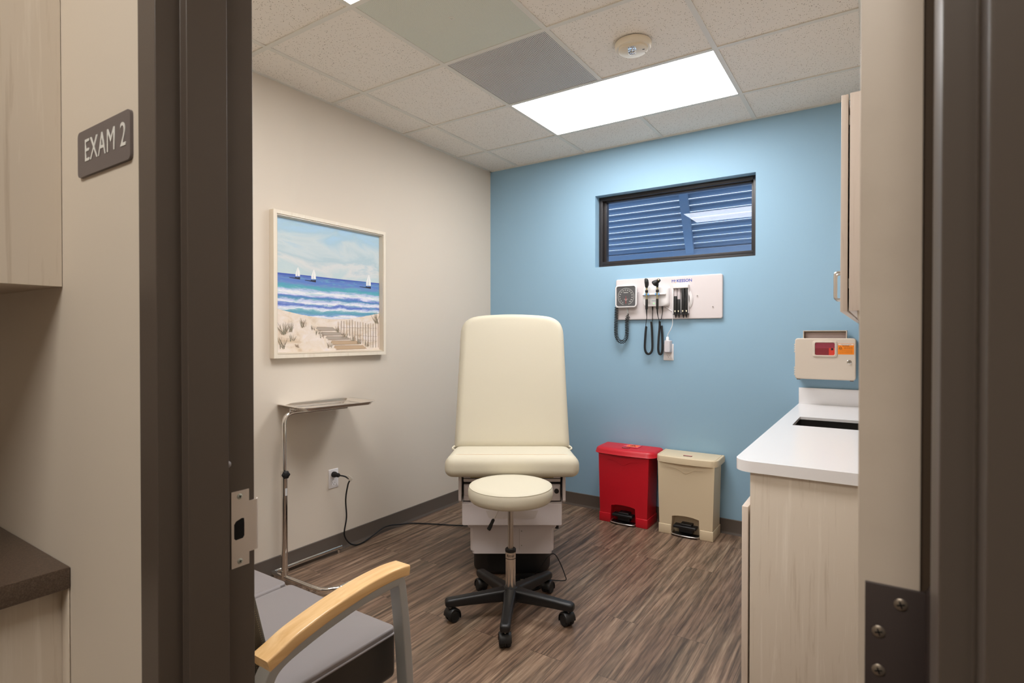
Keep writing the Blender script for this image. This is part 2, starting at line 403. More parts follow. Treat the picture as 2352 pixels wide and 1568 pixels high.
def vent(x0, y0, label, face, name, extras):
    t = thing(name, label, 'air vent', (x0+.3048, y0+.3048, H)); a = .3048-.013
    MB().box(-a, a, -a, a, .001, .003).build('perforated_face', face, t, smooth=0)
    mb = MB()
    for q in ((-a-.004, -a, -a, a), (a, a+.004, -a, a), (-a-.004, a+.004, -a-.004, -a), (-a-.004, a+.004, a, a+.004)): mb.box(*q, -.0006, .02)
    mb.build('frame', bar_white, t, smooth=0); extras(t)
def fix4(t):
    for x, y in ((-.06, -.075), (.055, .02), (-.055, .07), (.085, -.06)):
        MB().lathe([(.003, .001), (.003, -.0008), (.001, -.0012)], 10).build('rivet', steel, t, loc=(x, y, 0))
def fixsq(t):
    mb = MB(); a, b = .011, .006
    for q in ((-a, a, -a, -b), (-a, a, b, a), (-a, -b, -b, b), (b, a, -b, b)): mb.box(*q, -.0005, .001)
    mb.build('latch', bar_white, t, smooth=0)
vent(GX[1], GY[2], 'white perforated return air grille beside the bright light panel', perf_coarse, 'air_grille', fix4)
vent(GX[1], GY[1], 'sage grey perforated air diffuser with a small square latch', perf_fine, 'air_diffuser', fixsq)

# baseboards with a small coved toe
def cove(name, p0, p1, nx, ny):
    mb = MB(); prof = [(0, 0), (.013, 0), (.012, .003), (.007, .010), (.005, .018), (.005, .097), (.003, .1), (0, .1)]
    R = [[(p[0]+nx*a, p[1]+ny*a, z) for a, z in prof] for p in (p0, p1)]
    mb.rings(R); return struct(mb.build(name, rubber_base, smooth=30))
cove('baseboard_left', (XL, YF), (XL, YB), 1, 0); cove('baseboard_back', (XL+.014, YB), (-.36, YB), 0, -1)
cove('baseboard_front', (XL+.014, YF), (JL-.056, YF), 0, 1)
cove('baseboard_right', (XR, YF), (XR, 2.0), -1, 0)

# ------------------------------------------------------------------ window
win = sroot('window_1', ((WX0+WX1)/2, YB+.07, (WZ0+WZ1)/2)); W2, H2 = (WX1-WX0)/2, (WZ1-WZ0)/2
def ring(mb, w, h, l, r, b, t, y0, y1, bv=.002):
    mb.box(-w, -w+l, y0, y1, -h, h, bv); mb.box(w-r, w, y0, y1, -h, h, bv); mb.box(-w+l, w-r, y0, y1, -h, -h+b, bv); mb.box(-w+l, w-r, y0, y1, h-t, h, bv)
mb = MB(); ring(mb, W2, H2, .029, .027, .026, .028, 0, .078); mb.box(-W2+.029, W2-.027, -.001, .03, -H2+.026, -H2+.047, .0015); mb.build('window_frame', window_black, win)
mb = MB(); ring(mb, W2-.027, H2-.026, .022, .015, .018, .012, .03, .078, .0015); mb.build('sash', window_black, win)
MB().box(-W2+.045, W2-.04, .052, .056, -H2+.04, H2-.034).build('glass_pane', glass, win, smooth=0)

# sunshade of blue sheet-metal slats outside the window
sh = thing('louver_sunshade', 'blue metal louvered sunshade seen outside through the dark framed window', 'sunshade', (-1.25, 4.7, 2.05))
lean = Vector((0, -.194, .41)).normalized(); nrm = Vector((0, -lean.z, lean.y))
for k in range(15):
    mb = MB(); prof = []
    b0 = .0485*k
    for a, h in ((-.004, .0), (.006, .004), (.012, .014), (.010, .026), (-.002, .036), (-.012, .0440), (-.016, .0452), (-.018, .0452), (-.006, .030), (-.002, .012), (-.008, 0)):
        p = lean*(b0/ lean.z*.985 + h*1.04) + nrm*a; prof.append((p.y, p.z))
    mb.rings([[(x, y, z) for y, z in prof] for x in (-1.6, 1.9)])
    mb.build('slat', louver_mt, sh, smooth=50)
mb = MB(); p = [(-1, 0), (1, 0)]
q0 = nrm*.016; q1 = nrm*.05
mb.rings([[(x+.0, (lean*t+n_).y, (lean*t+n_).z) for x, n_ in ((-.085, q0), (-.02, q0), (-.02, q1), (-.085, q1))] for t in (-.02, .8)])
mb.build('strut', louver_mt, sh, smooth=0)
MB().box(-1.6, 1.9, -.035, .02, -.16, -.004, .003).build('bottom_rail', louver_mt, sh)
for x in (-1.5, 1.85): MB().box(x-.02, x+.02, -.65, -.03, -.12, -.08, .003).build('wall_bracket', louver_mt, sh)

# ------------------------------------------------------------------ door opening
dr = sroot('door_1')
st = .016   # stop projection
def jamb(xj, s):   # s=+1: opening lies to +x of xj
    P = [(xj-s*.050, YC-.001), (xj-s*.050, JY0), (xj, JY0), (xj, .39), (xj+s*st, .39), (xj+s*st, .447), (xj, .447), (xj, JY1), (xj-s*.050, JY1), (xj-s*.050, YF+.001), (xj-s*.004, YF+.001), (xj-s*.004, YC-.001)]
    return P
mb = MB(); mb.prism(jamb(JL, 1), 0, DH+.05); mb.prism(jamb(JR, -1), 0, DH+.05)
mb.prism([(y, z) for y, z in [(JY0, DH), (JY0, DH+.05), (YC-.001, DH+.05), (YC-.001, DH+.006), (YF+.001, DH+.006), (YF+.001, DH+.05), (JY1, DH+.05), (JY1, DH), (.447, DH), (.447, DH-st), (.39, DH-st), (.39, DH)]], JL, JR, 'x')
fr_o = mb.build('door_frame', frame_mt, dr, smooth=0, bevel=.0016)
# strike plate on the latch jamb, with its lip curled past the frame edge
zc = 1.034
sp_poly = [(.4585, zc-.0575), (.4865, zc-.0575), (.4865, zc-.039), (.4975, zc-.039), (.4975, zc+.039), (.4865, zc+.039), (.4865, zc+.0575), (.4585, zc+.0575)]
bm = bmesh.new()
outer = [bm.verts.new((JL+.0012, y, z)) for y, z in sp_poly]
hole = [(.4625, zc+.008), (.4655, zc+.0125), (.4745, zc+.0155), (.4785, zc+.0145), (.479, zc+.006), (.4788, zc-.012), (.4765, zc-.0155), (.4655, zc-.0160), (.4625, zc-.013)]
inner = [bm.verts.new((JL+.0012, y, z)) for y, z in hole]
es = [bm.edges.new((a[i], a[(i+1) % len(a)])) for a in (outer, inner) for i in range(len(a))]
bmesh.ops.triangle_fill(bm, use_beauty=True, edges=es)
r_ = bmesh.ops.extrude_face_region(bm, geom=bm.faces[:]); 
for q in [e for e in r_['geom'] if isinstance(e, bmesh.types.BMVert)]: q.co.x -= .0012
mb = MB(); mb.bm(bm)
lip = [(JL+.0012, .4975), (JL+.0006, .500), (JL-.0025, .5028), (JL-.006, .5042), (JL-.0062, .5030), (JL-.003, .5017), (JL-.0005, .499), (JL, .4975)]
mb.prism(lip, zc-.039, zc+.039)
spl = mb.build('strike_plate', satin, dr, smooth=0); spl['label'] = 'brushed steel strike plate'
MB().prism(hole, JL+.0001, JL+.0004, 'x').build('latch_hole', dark, spl, smooth=0)
screw(spl, (JL+.0008, .4715, zc+.049), (1, 0, 0), .0042, mat('zinc_screw', S(190, 196, 188), .35, .6))
screw(spl, (JL+.0008, .4715, zc-.049), (1, 0, 0), .0042, bpy.data.materials['zinc_screw'])
MB().lathe([(.005, 0), (.005, .0025), (.0035, .0045), (.001, .005)], 14, axis='y').build('door_silencer', mat('grey_rubber', S(150, 146, 145), .6), dr, loc=(JL+.010, .4472, 1.137))
# door leaf, swung open into the room; edge toward the corridor
DX0, DX1, DY0 = -.0117, .0278, .507
mb = MB(); mb.box(DX0, DX1, DY0, DY0+.84, .008, 2.125, .0012)
leaf = mb.build('door_leaf', metal_edge, dr)
MB().box(DX1, DX1+.0062, DY0+.003, DY0+.02, .01, 2.12).build('door_gap_strip', gap_brown, dr, smooth=0)  # brown strip paints in the dark of the gap between door and frame
hz = 1.079
for k, zt in enumerate((1.1365, .28, 2.02)):
    z0 = zt-.114 if k else zt-.114
    mb = MB(); mb.box(DX0+.0050, DX1+.0075, DY0-.0024, DY0+.0005, z0, zt, .0004); hg = mb.build('hinge', hinge_mt, dr)
    mb = MB(); mb.lathe([(.0065, z0), (.0065, zt)], 16); mb.lathe([(.004, z0-.004), (.0055, z0), (.0055, zt), (.004, zt+.004)], 16)
    mb.build('hinge_knuckle', hinge_mt, hg, loc=(DX1+.0085, DY0-.0005, 0))
    for dx, dz in ((.0275, -.012), (.0138, -.036), (.0138, -.0655), (.0275, -.095)):
        screw(hg, (DX0+dx, DY0-.0024, zt+dz), (0, -1, 0), .0044, mat('bronze_screw', S(150, 138, 124), .35, .7) if k+dz == -.012 else bpy.data.materials.get('bronze_screw'))

# ------------------------------------------------------------------ room sign
t = thing('room_sign', 'grey rectangular room sign reading EXAM 2 on the corridor wall', 'sign', (-.9915, YC, 1.617))
mb = MB(); mb.prism(rr(.186, .0725, .008), -.0045, 0, 'y'); mb.build('panel', sign_mt, t, smooth=60)
text('EXAM 2', .0505, ink_white, t, (.0085, -.0048, .001), fit=.143, ext=.0004, spacing=1.08)

# ------------------------------------------------------------------ corridor cabinets (left)
t = thing('wall_cabinet', 'pale wood wall cabinet hung on the corridor wall left of the room sign', 'cabinet', (-1.76, YC, 1.41))
mb = MB(); mb.box(-.593, .593, -.33, -.001, 0, 1.2, .001); mb.build('body', elm, t)
for k, x in enumerate((-.593, .001)):
    d = MB().box(x+.002, x+.59, -.352, -.332, .0, 1.2, .001).build('door', elm_door, t)
    hx_ = x+(.55 if k == 0 else .04); MB().tube(bez([(hx_, -.352, .05), (hx_, -.38, .055), (hx_, -.38, .1), (hx_, -.38, .145), (hx_, -.352, .15)], 5), .0045, 10).build('handle', steel, d)
MB().box(.5935, .595, -.33, -.001, 0, 1.2).build('edge_band', elm, t, smooth=0)
t = thing('base_cabinet', 'pale wood base cabinet under the dark brown corridor counter', 'cabinet', (-1.76, YC, 0))
mb = MB(); mb.box(-.6, .591, -.60, -.001, .09, .898, .001); mb.box(-.6, .57, -.53, -.001, 0, .09); mb.build('body', elm, t)
MB().box(.5915, .618, -.0035, -.001, 0, .898, .0005).build('filler_strip', elm, t)
for k, x in enumerate((-.598, -.003)):
    d = MB().box(x, x+.592, -.622, -.602, .1, .895, .001).build('door', elm_door, t)
    hx_ = x+(.54 if k == 0 else .05); MB().tube(bez([(hx_, -.622, .75), (hx_, -.65, .755), (hx_, -.65, .8), (hx_, -.65, .845), (hx_, -.622, .85)], 5), .0045, 10).build('handle', steel, d)
tag(MB().box(-2.38, -1.139, YC-.65, YC-.001, .8985, .935, .0012).build('countertop', brownq), 'dark brown speckled countertop along the corridor wall below the room sign', 'countertop')

# ------------------------------------------------------------------ right-hand cabinets and counter
CZ = .905
t = thing('sink_base_cabinet', 'pale wood base cabinet with slab doors under the white counter', 'cabinet', (-.357, 2.01, 0))
mb = MB(); D_ = XR-.002+.357; mb.box(0, D_, 0, .018, .0, CZ-.0385, .0008); mb.box(.0, D_, .018, 1.885, .09, CZ-.26); mb.box(.07, D_, .018, 1.885, 0, .09)
mb.box(0, .02, .018, 1.885, CZ-.26, CZ-.0385); mb.build('body', elm, t)
for k, y in enumerate((.0, .945)):
    d = MB().box(-.0262, -.0060, y+.001, y+.94, .1, .745, .001).build('door', elm_door, t)
    yy = y+.9 if k == 0 else y+.04
    MB().tube(bez([(-.026, yy, .59), (-.055, yy, .595), (-.055, yy, .64), (-.055, yy, .685), (-.026, yy, .69)], 5), .0045, 10).build('handle', steel, d)
ct = thing('sink_countertop', 'white quartz countertop with an undermount sink cutout and upstand', 'countertop', (0, 0, CZ))
mb = MB(); Hx0, Hx1, Hy0, Hy1 = -.334, .06, 2.922, 3.245; cx0, cy0, rc = -.408, 1.992, .06
corner = [(cx0+rc-rc*math.cos(a), cy0+rc-rc*math.sin(a)) for a in [PI/2*k/10 for k in range(11)]]
XE = XR-.001; YE = YB-.001
mb.prism(corner+[(XE, cy0), (XE, Hy0), (cx0, Hy0)], -.013, 0)
mb.prism([(cx0, Hy0), (Hx0, Hy0), (Hx0, Hy1), (cx0, Hy1)], -.013, 0); mb.prism([(Hx1, Hy0), (XE, Hy0), (XE, Hy1), (Hx1, Hy1)], -.013, 0)
mb.prism([(cx0, Hy1), (XE, Hy1), (XE, YE), (cx0, YE)], -.013, 0)
ra = rc-.03; incorner = [(cx0+rc-ra*math.cos(a), cy0+rc-ra*math.sin(a)) for a in [PI/2*k/10 for k in range(11)]]
op = [(cx0, YE)]+corner+[(XE, cy0)]; ip = [(cx0+.03, YE)]+incorner+[(XE, cy0+.03)]
mb.rings([[(o_[0], o_[1], -.013), (o_[0], o_[1], -.0375), (i_[0], i_[1], -.0375), (i_[0], i_[1], -.013)] for o_, i_ in zip(op, ip)])
mb.build('slab', quartz, ct, smooth=20)
MB().box(cx0, XE, YE-.013, YE, .0, .1, .0012).build('upstand', quartz, ct)
MB().box(XE-.013, XE, 2.0, YE-.013, .0, .1, .0012).build('upstand', quartz, ct)
mb = MB(); R = [[(x, y, z) for x, y in inset(rr(Hx1-Hx0, Hy1-Hy0, .03, 5, (Hx0+Hx1)/2, (Hy0+Hy1)/2), i)] for z, i in ((-.0135, -.002), (-.18, .003), (-.20, .012), (-.205, .03))]
mb.rings(R, cap=False); n_ = len(R[0]); mb.add(R[-1], [tuple(range(n_))]); snk = mb.build('sink_bowl', mat('dark_steel_sink', S(30, 27, 25), .4, .3), ct, smooth=50)
MB().lathe([(.04, -.2045), (.038, -.2035), (.01, -.2035)], 24, c=((Hx0+Hx1)/2, (Hy0+Hy1)/2, 0)).build('drain', steel, snk)

t = thing('upper_cabinet', 'pale wood wall cabinet with a steel pull, above the white counter', 'cabinet', (-.073, 2.003, 1.386))
mb = MB(); Dd = XR-.002+.073; mb.box(0, Dd, 0, 1.885, .018, .688, .0008); mb.build('body', elm_door, t)
MB().box(.022, .04, .01, 1.88, -.008, .018, .0005).build('light_rail', elm, t)
for k, y in enumerate((.0, .475, .95, 1.425)):
    d = MB().box(-.0235, -.0045, y+.001, y+.470, .016, .686, .001).build('door', elm_door, t)
    yy = y+.43 if k % 2 == 0 else y+.04
    MB().tube(bez([(-.0235, yy, .078), (-.056, yy, .08), (-.062, yy, .092), (-.062, yy, .13), (-.062, yy, .168), (-.056, yy, .18), (-.0235, yy, .182)], 5), .0045, 10).build('handle', steel, d)
    if k == 0:
        for z in (.09, .6): MB().box(-.004, -.001, .03, .05, z, z+.03).build('hinge', steel, d, smooth=0)

# ------------------------------------------------------------------ sharps container cabinet on the blue wall
t = thing('sharps_cabinet', 'putty coloured locking sharps cabinet with orange biohazard label above the counter', 'sharps container', (-.2605, YB, 1.19))
Wd = .1585
mb = MB(); mb.prism(rr(2*Wd-.004, .245, .014), -.095, -.001, 'y'); mb.build('cabinet_body', sharps_mt, t, smooth=50, bevel=0)
mb = MB(); puff(rr(2*Wd, .247, .016), .024, .006, .0005, lambda a, b, h: (a, -.096-h, b), mb=mb); dd = mb.build('front_door', sharps_mt, t, smooth=40)
# open tray standing above the cabinet
mb = MB(); x0, x1, z0, z1 = -.118, .112, .10, .170
mb.box(x0, x0+.004, -.085, -.02, z0, z1, .001); mb.box(x1-.004, x1, -.085, -.02, z0, z1, .001); mb.box(x0, x1, -.085, -.02, z1-.004, z1, .001); mb.box(x0, x1, -.03, -.02, z0, z1)
mb.build('drop_tray', sharps_mt, t)
MB().box(x0+.006, x1-.005, -.042, -.031, z0, z1-.014, .001).build('tray_flap', mat('mauve_grey_plastic', S(190, 172, 168), .3), t)
mb = MB(); fx0, fx1, fz0, fz1 = -.063, .065, .011, .109
out = rr(fx1-fx0, fz1-fz0, .010, 5, (fx0+fx1)/2, (fz0+fz1)/2); inn = rr(.102, .074, .008, 5, (fx0+fx1)/2, (fz0+fz1)/2)
P = lambda L, y: [(a, y, b) for a, b in L]
mb.rings([P(out, -.120), P(out, -.1235), P(inset(out, .002), -.125), P(inset(inn, -.002), -.125), P(inn, -.1225), P(inn, -.1205)], cap=False)
wf = mb.build('window_frame', sharps_mt, dd, smooth=50)
mb = MB(); zc_ = (fz0+fz1)/2
mb.box(-.05, .052, -.1212, -.1202, zc_-.037, zc_+.037)
mb.box(-.05, .052, -.1216, -.1212, zc_-.037, zc_+.004, mi=1); mb.box(.022, .052, -.1222, -.1216, zc_-.037, zc_+.006, mi=2); mb.box(.033, .045, -.1226, -.1222, zc_-.007, zc_+.005, mi=3)
mb.build('viewing_window', [red_plate, red_plate2, sharp_red, ink_black], dd, smooth=0)
lb = MB().box(.068, .149, -.1212, -.1203, .029, .092).build('biohazard_label', orange, dd, smooth=0)
mb = MB(); mb.box(.070, .147, -.1216, -.1212, .083, .090); mb.build('label_header', ink_white, lb, smooth=0)
text('INFECTIOUS WASTE', .0058, ink_black, lb, (.1085, -.1217, .0865), ext=.0001)
text('BIOHAZARD', .0062, ink_black, lb, (.1085, -.1213, .0785), ext=.0001, bold=.0002)
for q in range(3): text('SHARPS CONTAINER ONLY', .0036, ink_black, lb, (.12, -.1213, .071-.0045*q), ext=.0001)
for q in range(4): text('DO NOT REACH INTO OPENING KEEP LID CLOSED', .0028, ink_black, lb, (.1085, -.1213, .0545-.0055*q), ext=.0001)
mb = MB()
for a in (90, 210, 330):
    c_ = (.0815+.0042*math.cos(math.radians(a)), .0655+.0042*math.sin(math.radians(a)))
    A = [math.radians(a-140+280*k/14+0) for k in range(15)]
    mb.tube([(c_[0]+.0042*math.cos(q), -.1214, c_[1]+.0042*math.sin(q)) for q in A[::1]], .0007, 6)
mb.tube([(.0815+.004*math.cos(2*PI*k/18), -.1214, .0655+.004*math.sin(2*PI*k/18)) for k in range(19)], .0004, 6)
mb.build('biohazard_symbol', ink_black, lb)
mb = MB(); mb.lathe([(.0125, -.1200), (.0125, -.1235), (.010, -.1245), (.009, -.127), (.0085, -.127), (.003, -.1265)], 24, axis='y'); mb.box(-.0012, .0012, -.1274, -.1268, -.004, .004, mi=1)
mb.build('lock', [chrome, dark], dd, loc=(.125, .0, -.015))
for z in (.065, -.075):
    mb = MB()
    for k in range(4): mb.box(-Wd-.006, -Wd+.003, -.108, -.098, z-.028+k*.014, z-.028+k*.014+.0095, .0015)
    mb.build('hinge', sharps_mt, t)
for x in (-.14, .138): MB().box(x-.009, x+.009, -.11, -.085, -.1285, -.122, .001).build('foot', mat('brown_peg', S(110, 92, 78), .6) if x < 0 else bpy.data.materials['brown_peg'], t)
for x in (-.132, .126): MB().box(x-.0015, x+.0015, -.1, -.09, .12, .134, .0005).build('clip', clear, t)

# ------------------------------------------------------------------ diagnostic board
B = (-1.2475, YB, 1.596)
t = thing('diagnostic_board', 'pale grey diagnostic wall board with blue lettering below the window', 'wall board', B)
mb = MB(); puff(rr(.762, .300, .014), .019, .006, 0, lambda a, b, h: (a, -h, b), mb=mb, r2=.001); mb.build('panel', warm_white, t, smooth=40)
text('M', .0285, navy, t, (.048, -.0193, .116), fit=.019); text('c', .020, navy, t, (.0645, -.0193, .121), bold=.0003, fit=.009)
text('KESSON', .0285, navy, t, (.1262, -.0193, .116), bold=.0005, fit=.1035)
MB().lathe([(.0028, 0), (.0028, -.0004), (.001, -.0004)], 12, axis='y').build('logo_dot', ink_orange, t, loc=(.0642, -.0192, .1055))
for x, z in ((.2155, .009), (.3185, -.069)): MB().lathe([(.0035, -.018), (.0035, -.026), (.0028, -.028), (.0008, -.0285)], 14, axis='y').build('mounting_peg', steel, t, loc=(x, 0, z))

def on(x, z): return (x, YB-.019, z)
t = thing('blood_pressure_gauge', 'square wall aneroid gauge in a white case with coiled black tube', 'gauge', on(-1.535, 1.617))
mb = MB(); mb.rings([[(a, y, b) for a, b in rr(w_, w_, r_)] for y, w_, r_ in ((0, .10, .01), (-.012, .10, .01), (-.014, .155, .02), (-.03, .166, .024), (-.037, .166, .024), (-.0405, .160, .022), (-.0405, .148, .016), (-.036, .145, .014))], cap=False)
n_ = 28; mb.add([(a, 0, b) for a, b in rr(.10, .10, .01)], [tuple(range(n_))]); mb.build('case', white_gloss, t, smooth=50)
mb = MB(); mb.prism(rr(.146, .146, .014), -.0365, -.034, 'y'); dl = mb.build('dial_face', dial, t, smooth=30)
mb = MB()
for k in range(61):
    a = math.radians(250-320*k/60-0); r0, r1 = (.056, .0615) if k % 5 else (.054, .0615)
    mb.tube([(r0*math.cos(a), -.0369, r0*math.sin(a)-.002), (r1*math.cos(a), -.0369, r1*math.sin(a)-.002)], .0005, 4)
mb.tube([(.0625*math.cos(math.radians(250-320*k/60)), -.0369, .0625*math.sin(math.radians(250-320*k/60))-.002) for k in range(61)], .0005, 4)
mb.build('scale_ring', ink_white, dl)
for k in range(15):
    a = math.radians(250-320*(k+.5)/15.5); text(str(20*(k+1)), .0075, ink_white, dl, (.0475*math.cos(a), -.037, .0475*math.sin(a)-.002), ext=.0001, bold=.0002)
text('McKESSON', .0072, ink_white, dl, (0, -.037, .0275), ext=.0001, bold=.0003)
for q in range(3): MB().box(-.014+.004*q, .014-.004*q, -.0371, -.0368, -.021-.005*q, -.0195-.005*q).build('fine_print', ink_white, dl, smooth=0)
mb = MB(); mb.tube([(0, -.0385, -.052), (0, -.0385, .002)], [.0011, .0006], 6); mb.lathe([(.003, -.0375), (.003, -.0395), (.001, -.040)], 12, axis='y', c=(0, 0, -.02)); mb.build('needle', needle, dl)
MB().lathe([(.012, 0), (.012, .004), (.008, .006), (.002, .0065)], 16).build('bleed_knob', white_gloss, t, loc=(-.022, -.02, .082))
MB().tube([(.083, -.02, .028), (.092, -.02, .028)], .003, 8).build('side_pin', white_gloss, t)
mb = MB(); mb.tube(bez([(.0, -.015, -.07), (.0, -.012, -.09), (.004, -.01, -.115), (.006, -.01, -.125)], 5), .0045, 10); mb.build('air_hose', mat('pale_hose', S(205, 210, 210), .4), t)
mb = MB(); mb.tube([(.006, -.01, -.122), (.007, -.01, -.134), (.0065, -.01, -.142)], .0035, 10)
path = bez([(.008, -.01, -.142), (-.002, -.012, -.175), (-.002, -.012, -.24), (-.004, -.012, -.29), (-.022, -.012, -.325), (-.044, -.014, -.333), (-.068, -.016, -.318), (-.083, -.018, -.28), (-.085, -.018, -.2), (-.082, -.018, -.13), (-.080, -.018, -.078)], 8)
helix(path, .0125, .0027, .0122, mb); mb.build('coiled_tube', blackm, t)

t = thing('wall_transformer', 'white wall transformer holding two black exam instruments', 'medical instrument charger', on(-1.32, 1.61))
mb = MB()
mb.rings([[(a+.0, y, b) for a, b in rr(w_, h_, r_, cx=cx_, cy=cz_)] for y, w_, h_, r_, cx_, cz_ in ((0, .186, .145, .02, .006, .0), (-.022, .184, .145, .026, .004, .0), (-.03, .176, .142, .03, 0, -.001), (-.034, .160, .134, .028, -.004, -.003))])
mb.build('housing', white_gloss, t, smooth=50)
mb = MB(); P2 = rr(.172, .046, .018, cx=-.004, cy=-.058)
mb.rings([[(a, b+.028, z) for a, b in inset(P2, i)] for z, i in ((.006, .004), (.010, 0), (.016, 0), (.020, .003))]); mb.build('cradle_shelf', white_gloss, t, smooth=40)
for q in range(4):
    for x in (-.060, -.050, -.036): MB().box(x, x+.002, -.0352, -.034, -.026-.007*q, -.024-.007*q).build('vent_mark', mat('faint_grey', S(150, 146, 120), .5) if q+x == -.06 else bpy.data.materials['faint_grey'], t, smooth=0)
text('WelchAllyn', .0065, mat('teal_ink', S(60, 130, 140), .5), t, (-.0075, -.0345, -.0325), ext=.0001, bold=.0002)
MB().lathe([(.0038, -.034), (.0038, -.0352), (.001, -.0356)], 12, axis='y').build('indicator_light', greenled, t, loc=(-.006, 0, -.052))
for x in (-.045, .031):
    mb = MB(); mb.box(x-.0155, x-.0065, -.079, -.065, .004, .019, .002); mb.box(x+.0065, x+.0155, -.079, -.065, .004, .019, .002); mb.build('cradle_clip', sky_clip, t)
for x in (-.022, .049): MB().lathe([(.0055, -.062), (.0048, -.085), (.0025, -.106)], 12, c=(x, -.016, 0)).build('cord_strain_relief', black, t)

def handset(x, name, label, head):
    t = thing(name, label, 'medical instrument', (x, YB-.09, 1.61))
    mb = MB(); mb.lathe([(.0075, -.095), (.009, -.088), (.009, -.024), (.0085, -.022)], 18); mb.build('handle_grip', black, t); MB().lathe([(.0095, .024), (.0105, .026), (.0105, .040), (.0095, .042)], 18).build('collar_ring', black, t)
    mb = MB(); mb.lathe([(.0072, -.022), (.0072, .024)], 18); mb.lathe([(.0065, .042), (.0065, .062)], 18); mb.build('metal_sleeve', mat(name+'_nickel', S(180, 172, 140), .3, 1), t)
    head(t)
    return t
def head_oph(t):
    mb = MB(); mb.rings([[(a+cx_, b, z) for a, b in rr(w_, d_, min(w_, d_)*.4)] for z, w_, d_, cx_ in ((.058, .014, .016, 0), (.066, .020, .022, 0), (.078, .026, .026, .001), (.095, .029, .028, .0), (.112, .026, .026, -.002), (.122, .018, .022, -.004), (.126, .010, .014, -.006))])
    hd = mb.build('head', black, t, smooth=50)
    MB().lathe([(.008, -.014), (.009, -.0165), (.006, -.0175)], 16, axis='y', c=(-.002, 0, .1)).build('lens_wheel', blackm, hd)
def head_oto(t):
    mb = MB(); mb.lathe([(.0075, .058), (.009, .07), (.010, .085)], 16)
    ax = [(-.022, -.004, .082), (-.014, -.006, .088), (0, -.008, .096), (.012, -.010, .104), (.020, -.012, .110)]
    mb.tube(bez(ax, 4), [.021, .022, .023, .0225, .021, .020, .019, .018, .0165, .015, .014, .0135, .013, .0125, .012, .0115, .011], 18); hd = mb.build('head', black, t, smooth=50)
    MB().tube([(.014, -.020, .106), (.018, -.0285, .110)], [.006, .0035], 12).build('specula_tip', mat('gold_metal', S(180, 160, 120), .3, 1), hd)
h1 = handset(-1.366, 'ophthalmoscope', 'black ophthalmoscope with flat oval head in the left cradle of the wall transformer', head_oph)
h2 = handset(-1.289, 'otoscope', 'black otoscope with angled round head in the right cradle of the wall transformer', head_oto)
def coilcord(t, pin, thin_end, loop, pitch=.0042, R=.0065):
    mb = MB(); mb.tube(bez(pin, 6), .0024, 8); mb.tube(bez(thin_end, 6), .0024, 8)
    helix(bez(loop, 8), R, .0021, pitch, mb, seg=10); mb.build('coiled_cord', blackm, t)
# local frames: origin at (x, YB-.09, 1.61)
MB().tube(bez([(0, 0, -.09), (-.001, .004, -.12), (-.006, .02, -.15)], 5), [.0075]+[.006-.0004*k for k in range(10)], 10).build('strain_relief', black, h1)
coilcord(h1, [(-.006, .02, -.15), (-.022, .05, -.19), (-.028, .06, -.205), (-.024, .06, -.214)], [(.024, .055, -.10), (.022, .058, -.14), (.0225, .06, -.178)],
         [(-.024, .06, -.214), (-.028, .06, -.25), (-.033, .06, -.32), (-.034, .06, -.37), (-.026, .06, -.40), (-.008, .06, -.412), (.012, .06, -.40), (.021, .06, -.37), (.0205, .06, -.30), (.018, .06, -.24), (.0135, .06, -.18)])
MB().tube(bez([(0, 0, -.09), (0, .004, -.12), (.0, .02, -.15)], 5), [.0075]+[.006-.0004*k for k in range(10)], 10).build('strain_relief', black, h2)
coilcord(h2, [(0, .02, -.15), (.0, .045, -.175), (.002, .055, -.19)], [(.019, .055, -.10), (.016, .058, -.13), (.008, .06, -.16), (.001, .062, -.17)],
         [(.001, .052, -.178), (.0, .052, -.22), (-.008, .055, -.30), (-.013, .06, -.37), (-.009, .06, -.40), (.0, .06, -.412), (.012, .06, -.405), (.018, .06, -.37), (.016, .064, -.30), (.010, .066, -.21)])

t = thing('specula_dispenser', 'white specula dispenser with four black tubes of ear tips', 'dispenser', on(-1.139, 1.58))
mb = MB(); mb.box(-.053, .053, -.032, 0, .078, .104, .004); mb.box(-.053, .053, -.005, 0, -.095, .08, .001); mb.box(-.053, -.0505, -.025, -.004, -.095, .08, .0005); mb.box(.0505, .053, -.025, -.004, -.095, .08, .0005)
mb.build('holder', white_gloss, t)
for k, (x, top) in enumerate(((-.0385, .025), (-.0155, .003), (.0145, .078), (.0395, .078))):
    mb = MB(); mb.box(x-.0098, x+.0098, -.026, -.007, -.1, top, .002); tb = mb.build('specula_stack', black, t)
    mb = MB(); mb.lathe([(.0085, -.098), (.0075, -.104), (.0045, -.112), (.002, -.127)], 14, c=(x+(.002 if k != 3 else -.002), -.017, 0)); mb.build('specula_tip', blackm, tb)
    mb = MB(); mb.prism([(x-.005, -.075), (x+.005, -.075), (x+.002, -.086), (x-.002, -.086)], -.0268, -.026, 'y'); mb.build('size_mark', mat('cream_ink', S(240, 232, 200), .5) if k == 0 else bpy.data.materials['cream_ink'], tb, smooth=0)
for x in (-.0385, -.0155): MB().box(x-.0095, x+.0095, -.018, -.006, -.06, .077, .001).build('empty_tube', mat('tinted_tube', S(190, 180, 182), .2) if x < -.03 else bpy.data.materials['tinted_tube'], t)
MB().box(-.0535, .0535, -.03, -.004, -.104, -.0995, .001).build('bottom_lip', black, t)

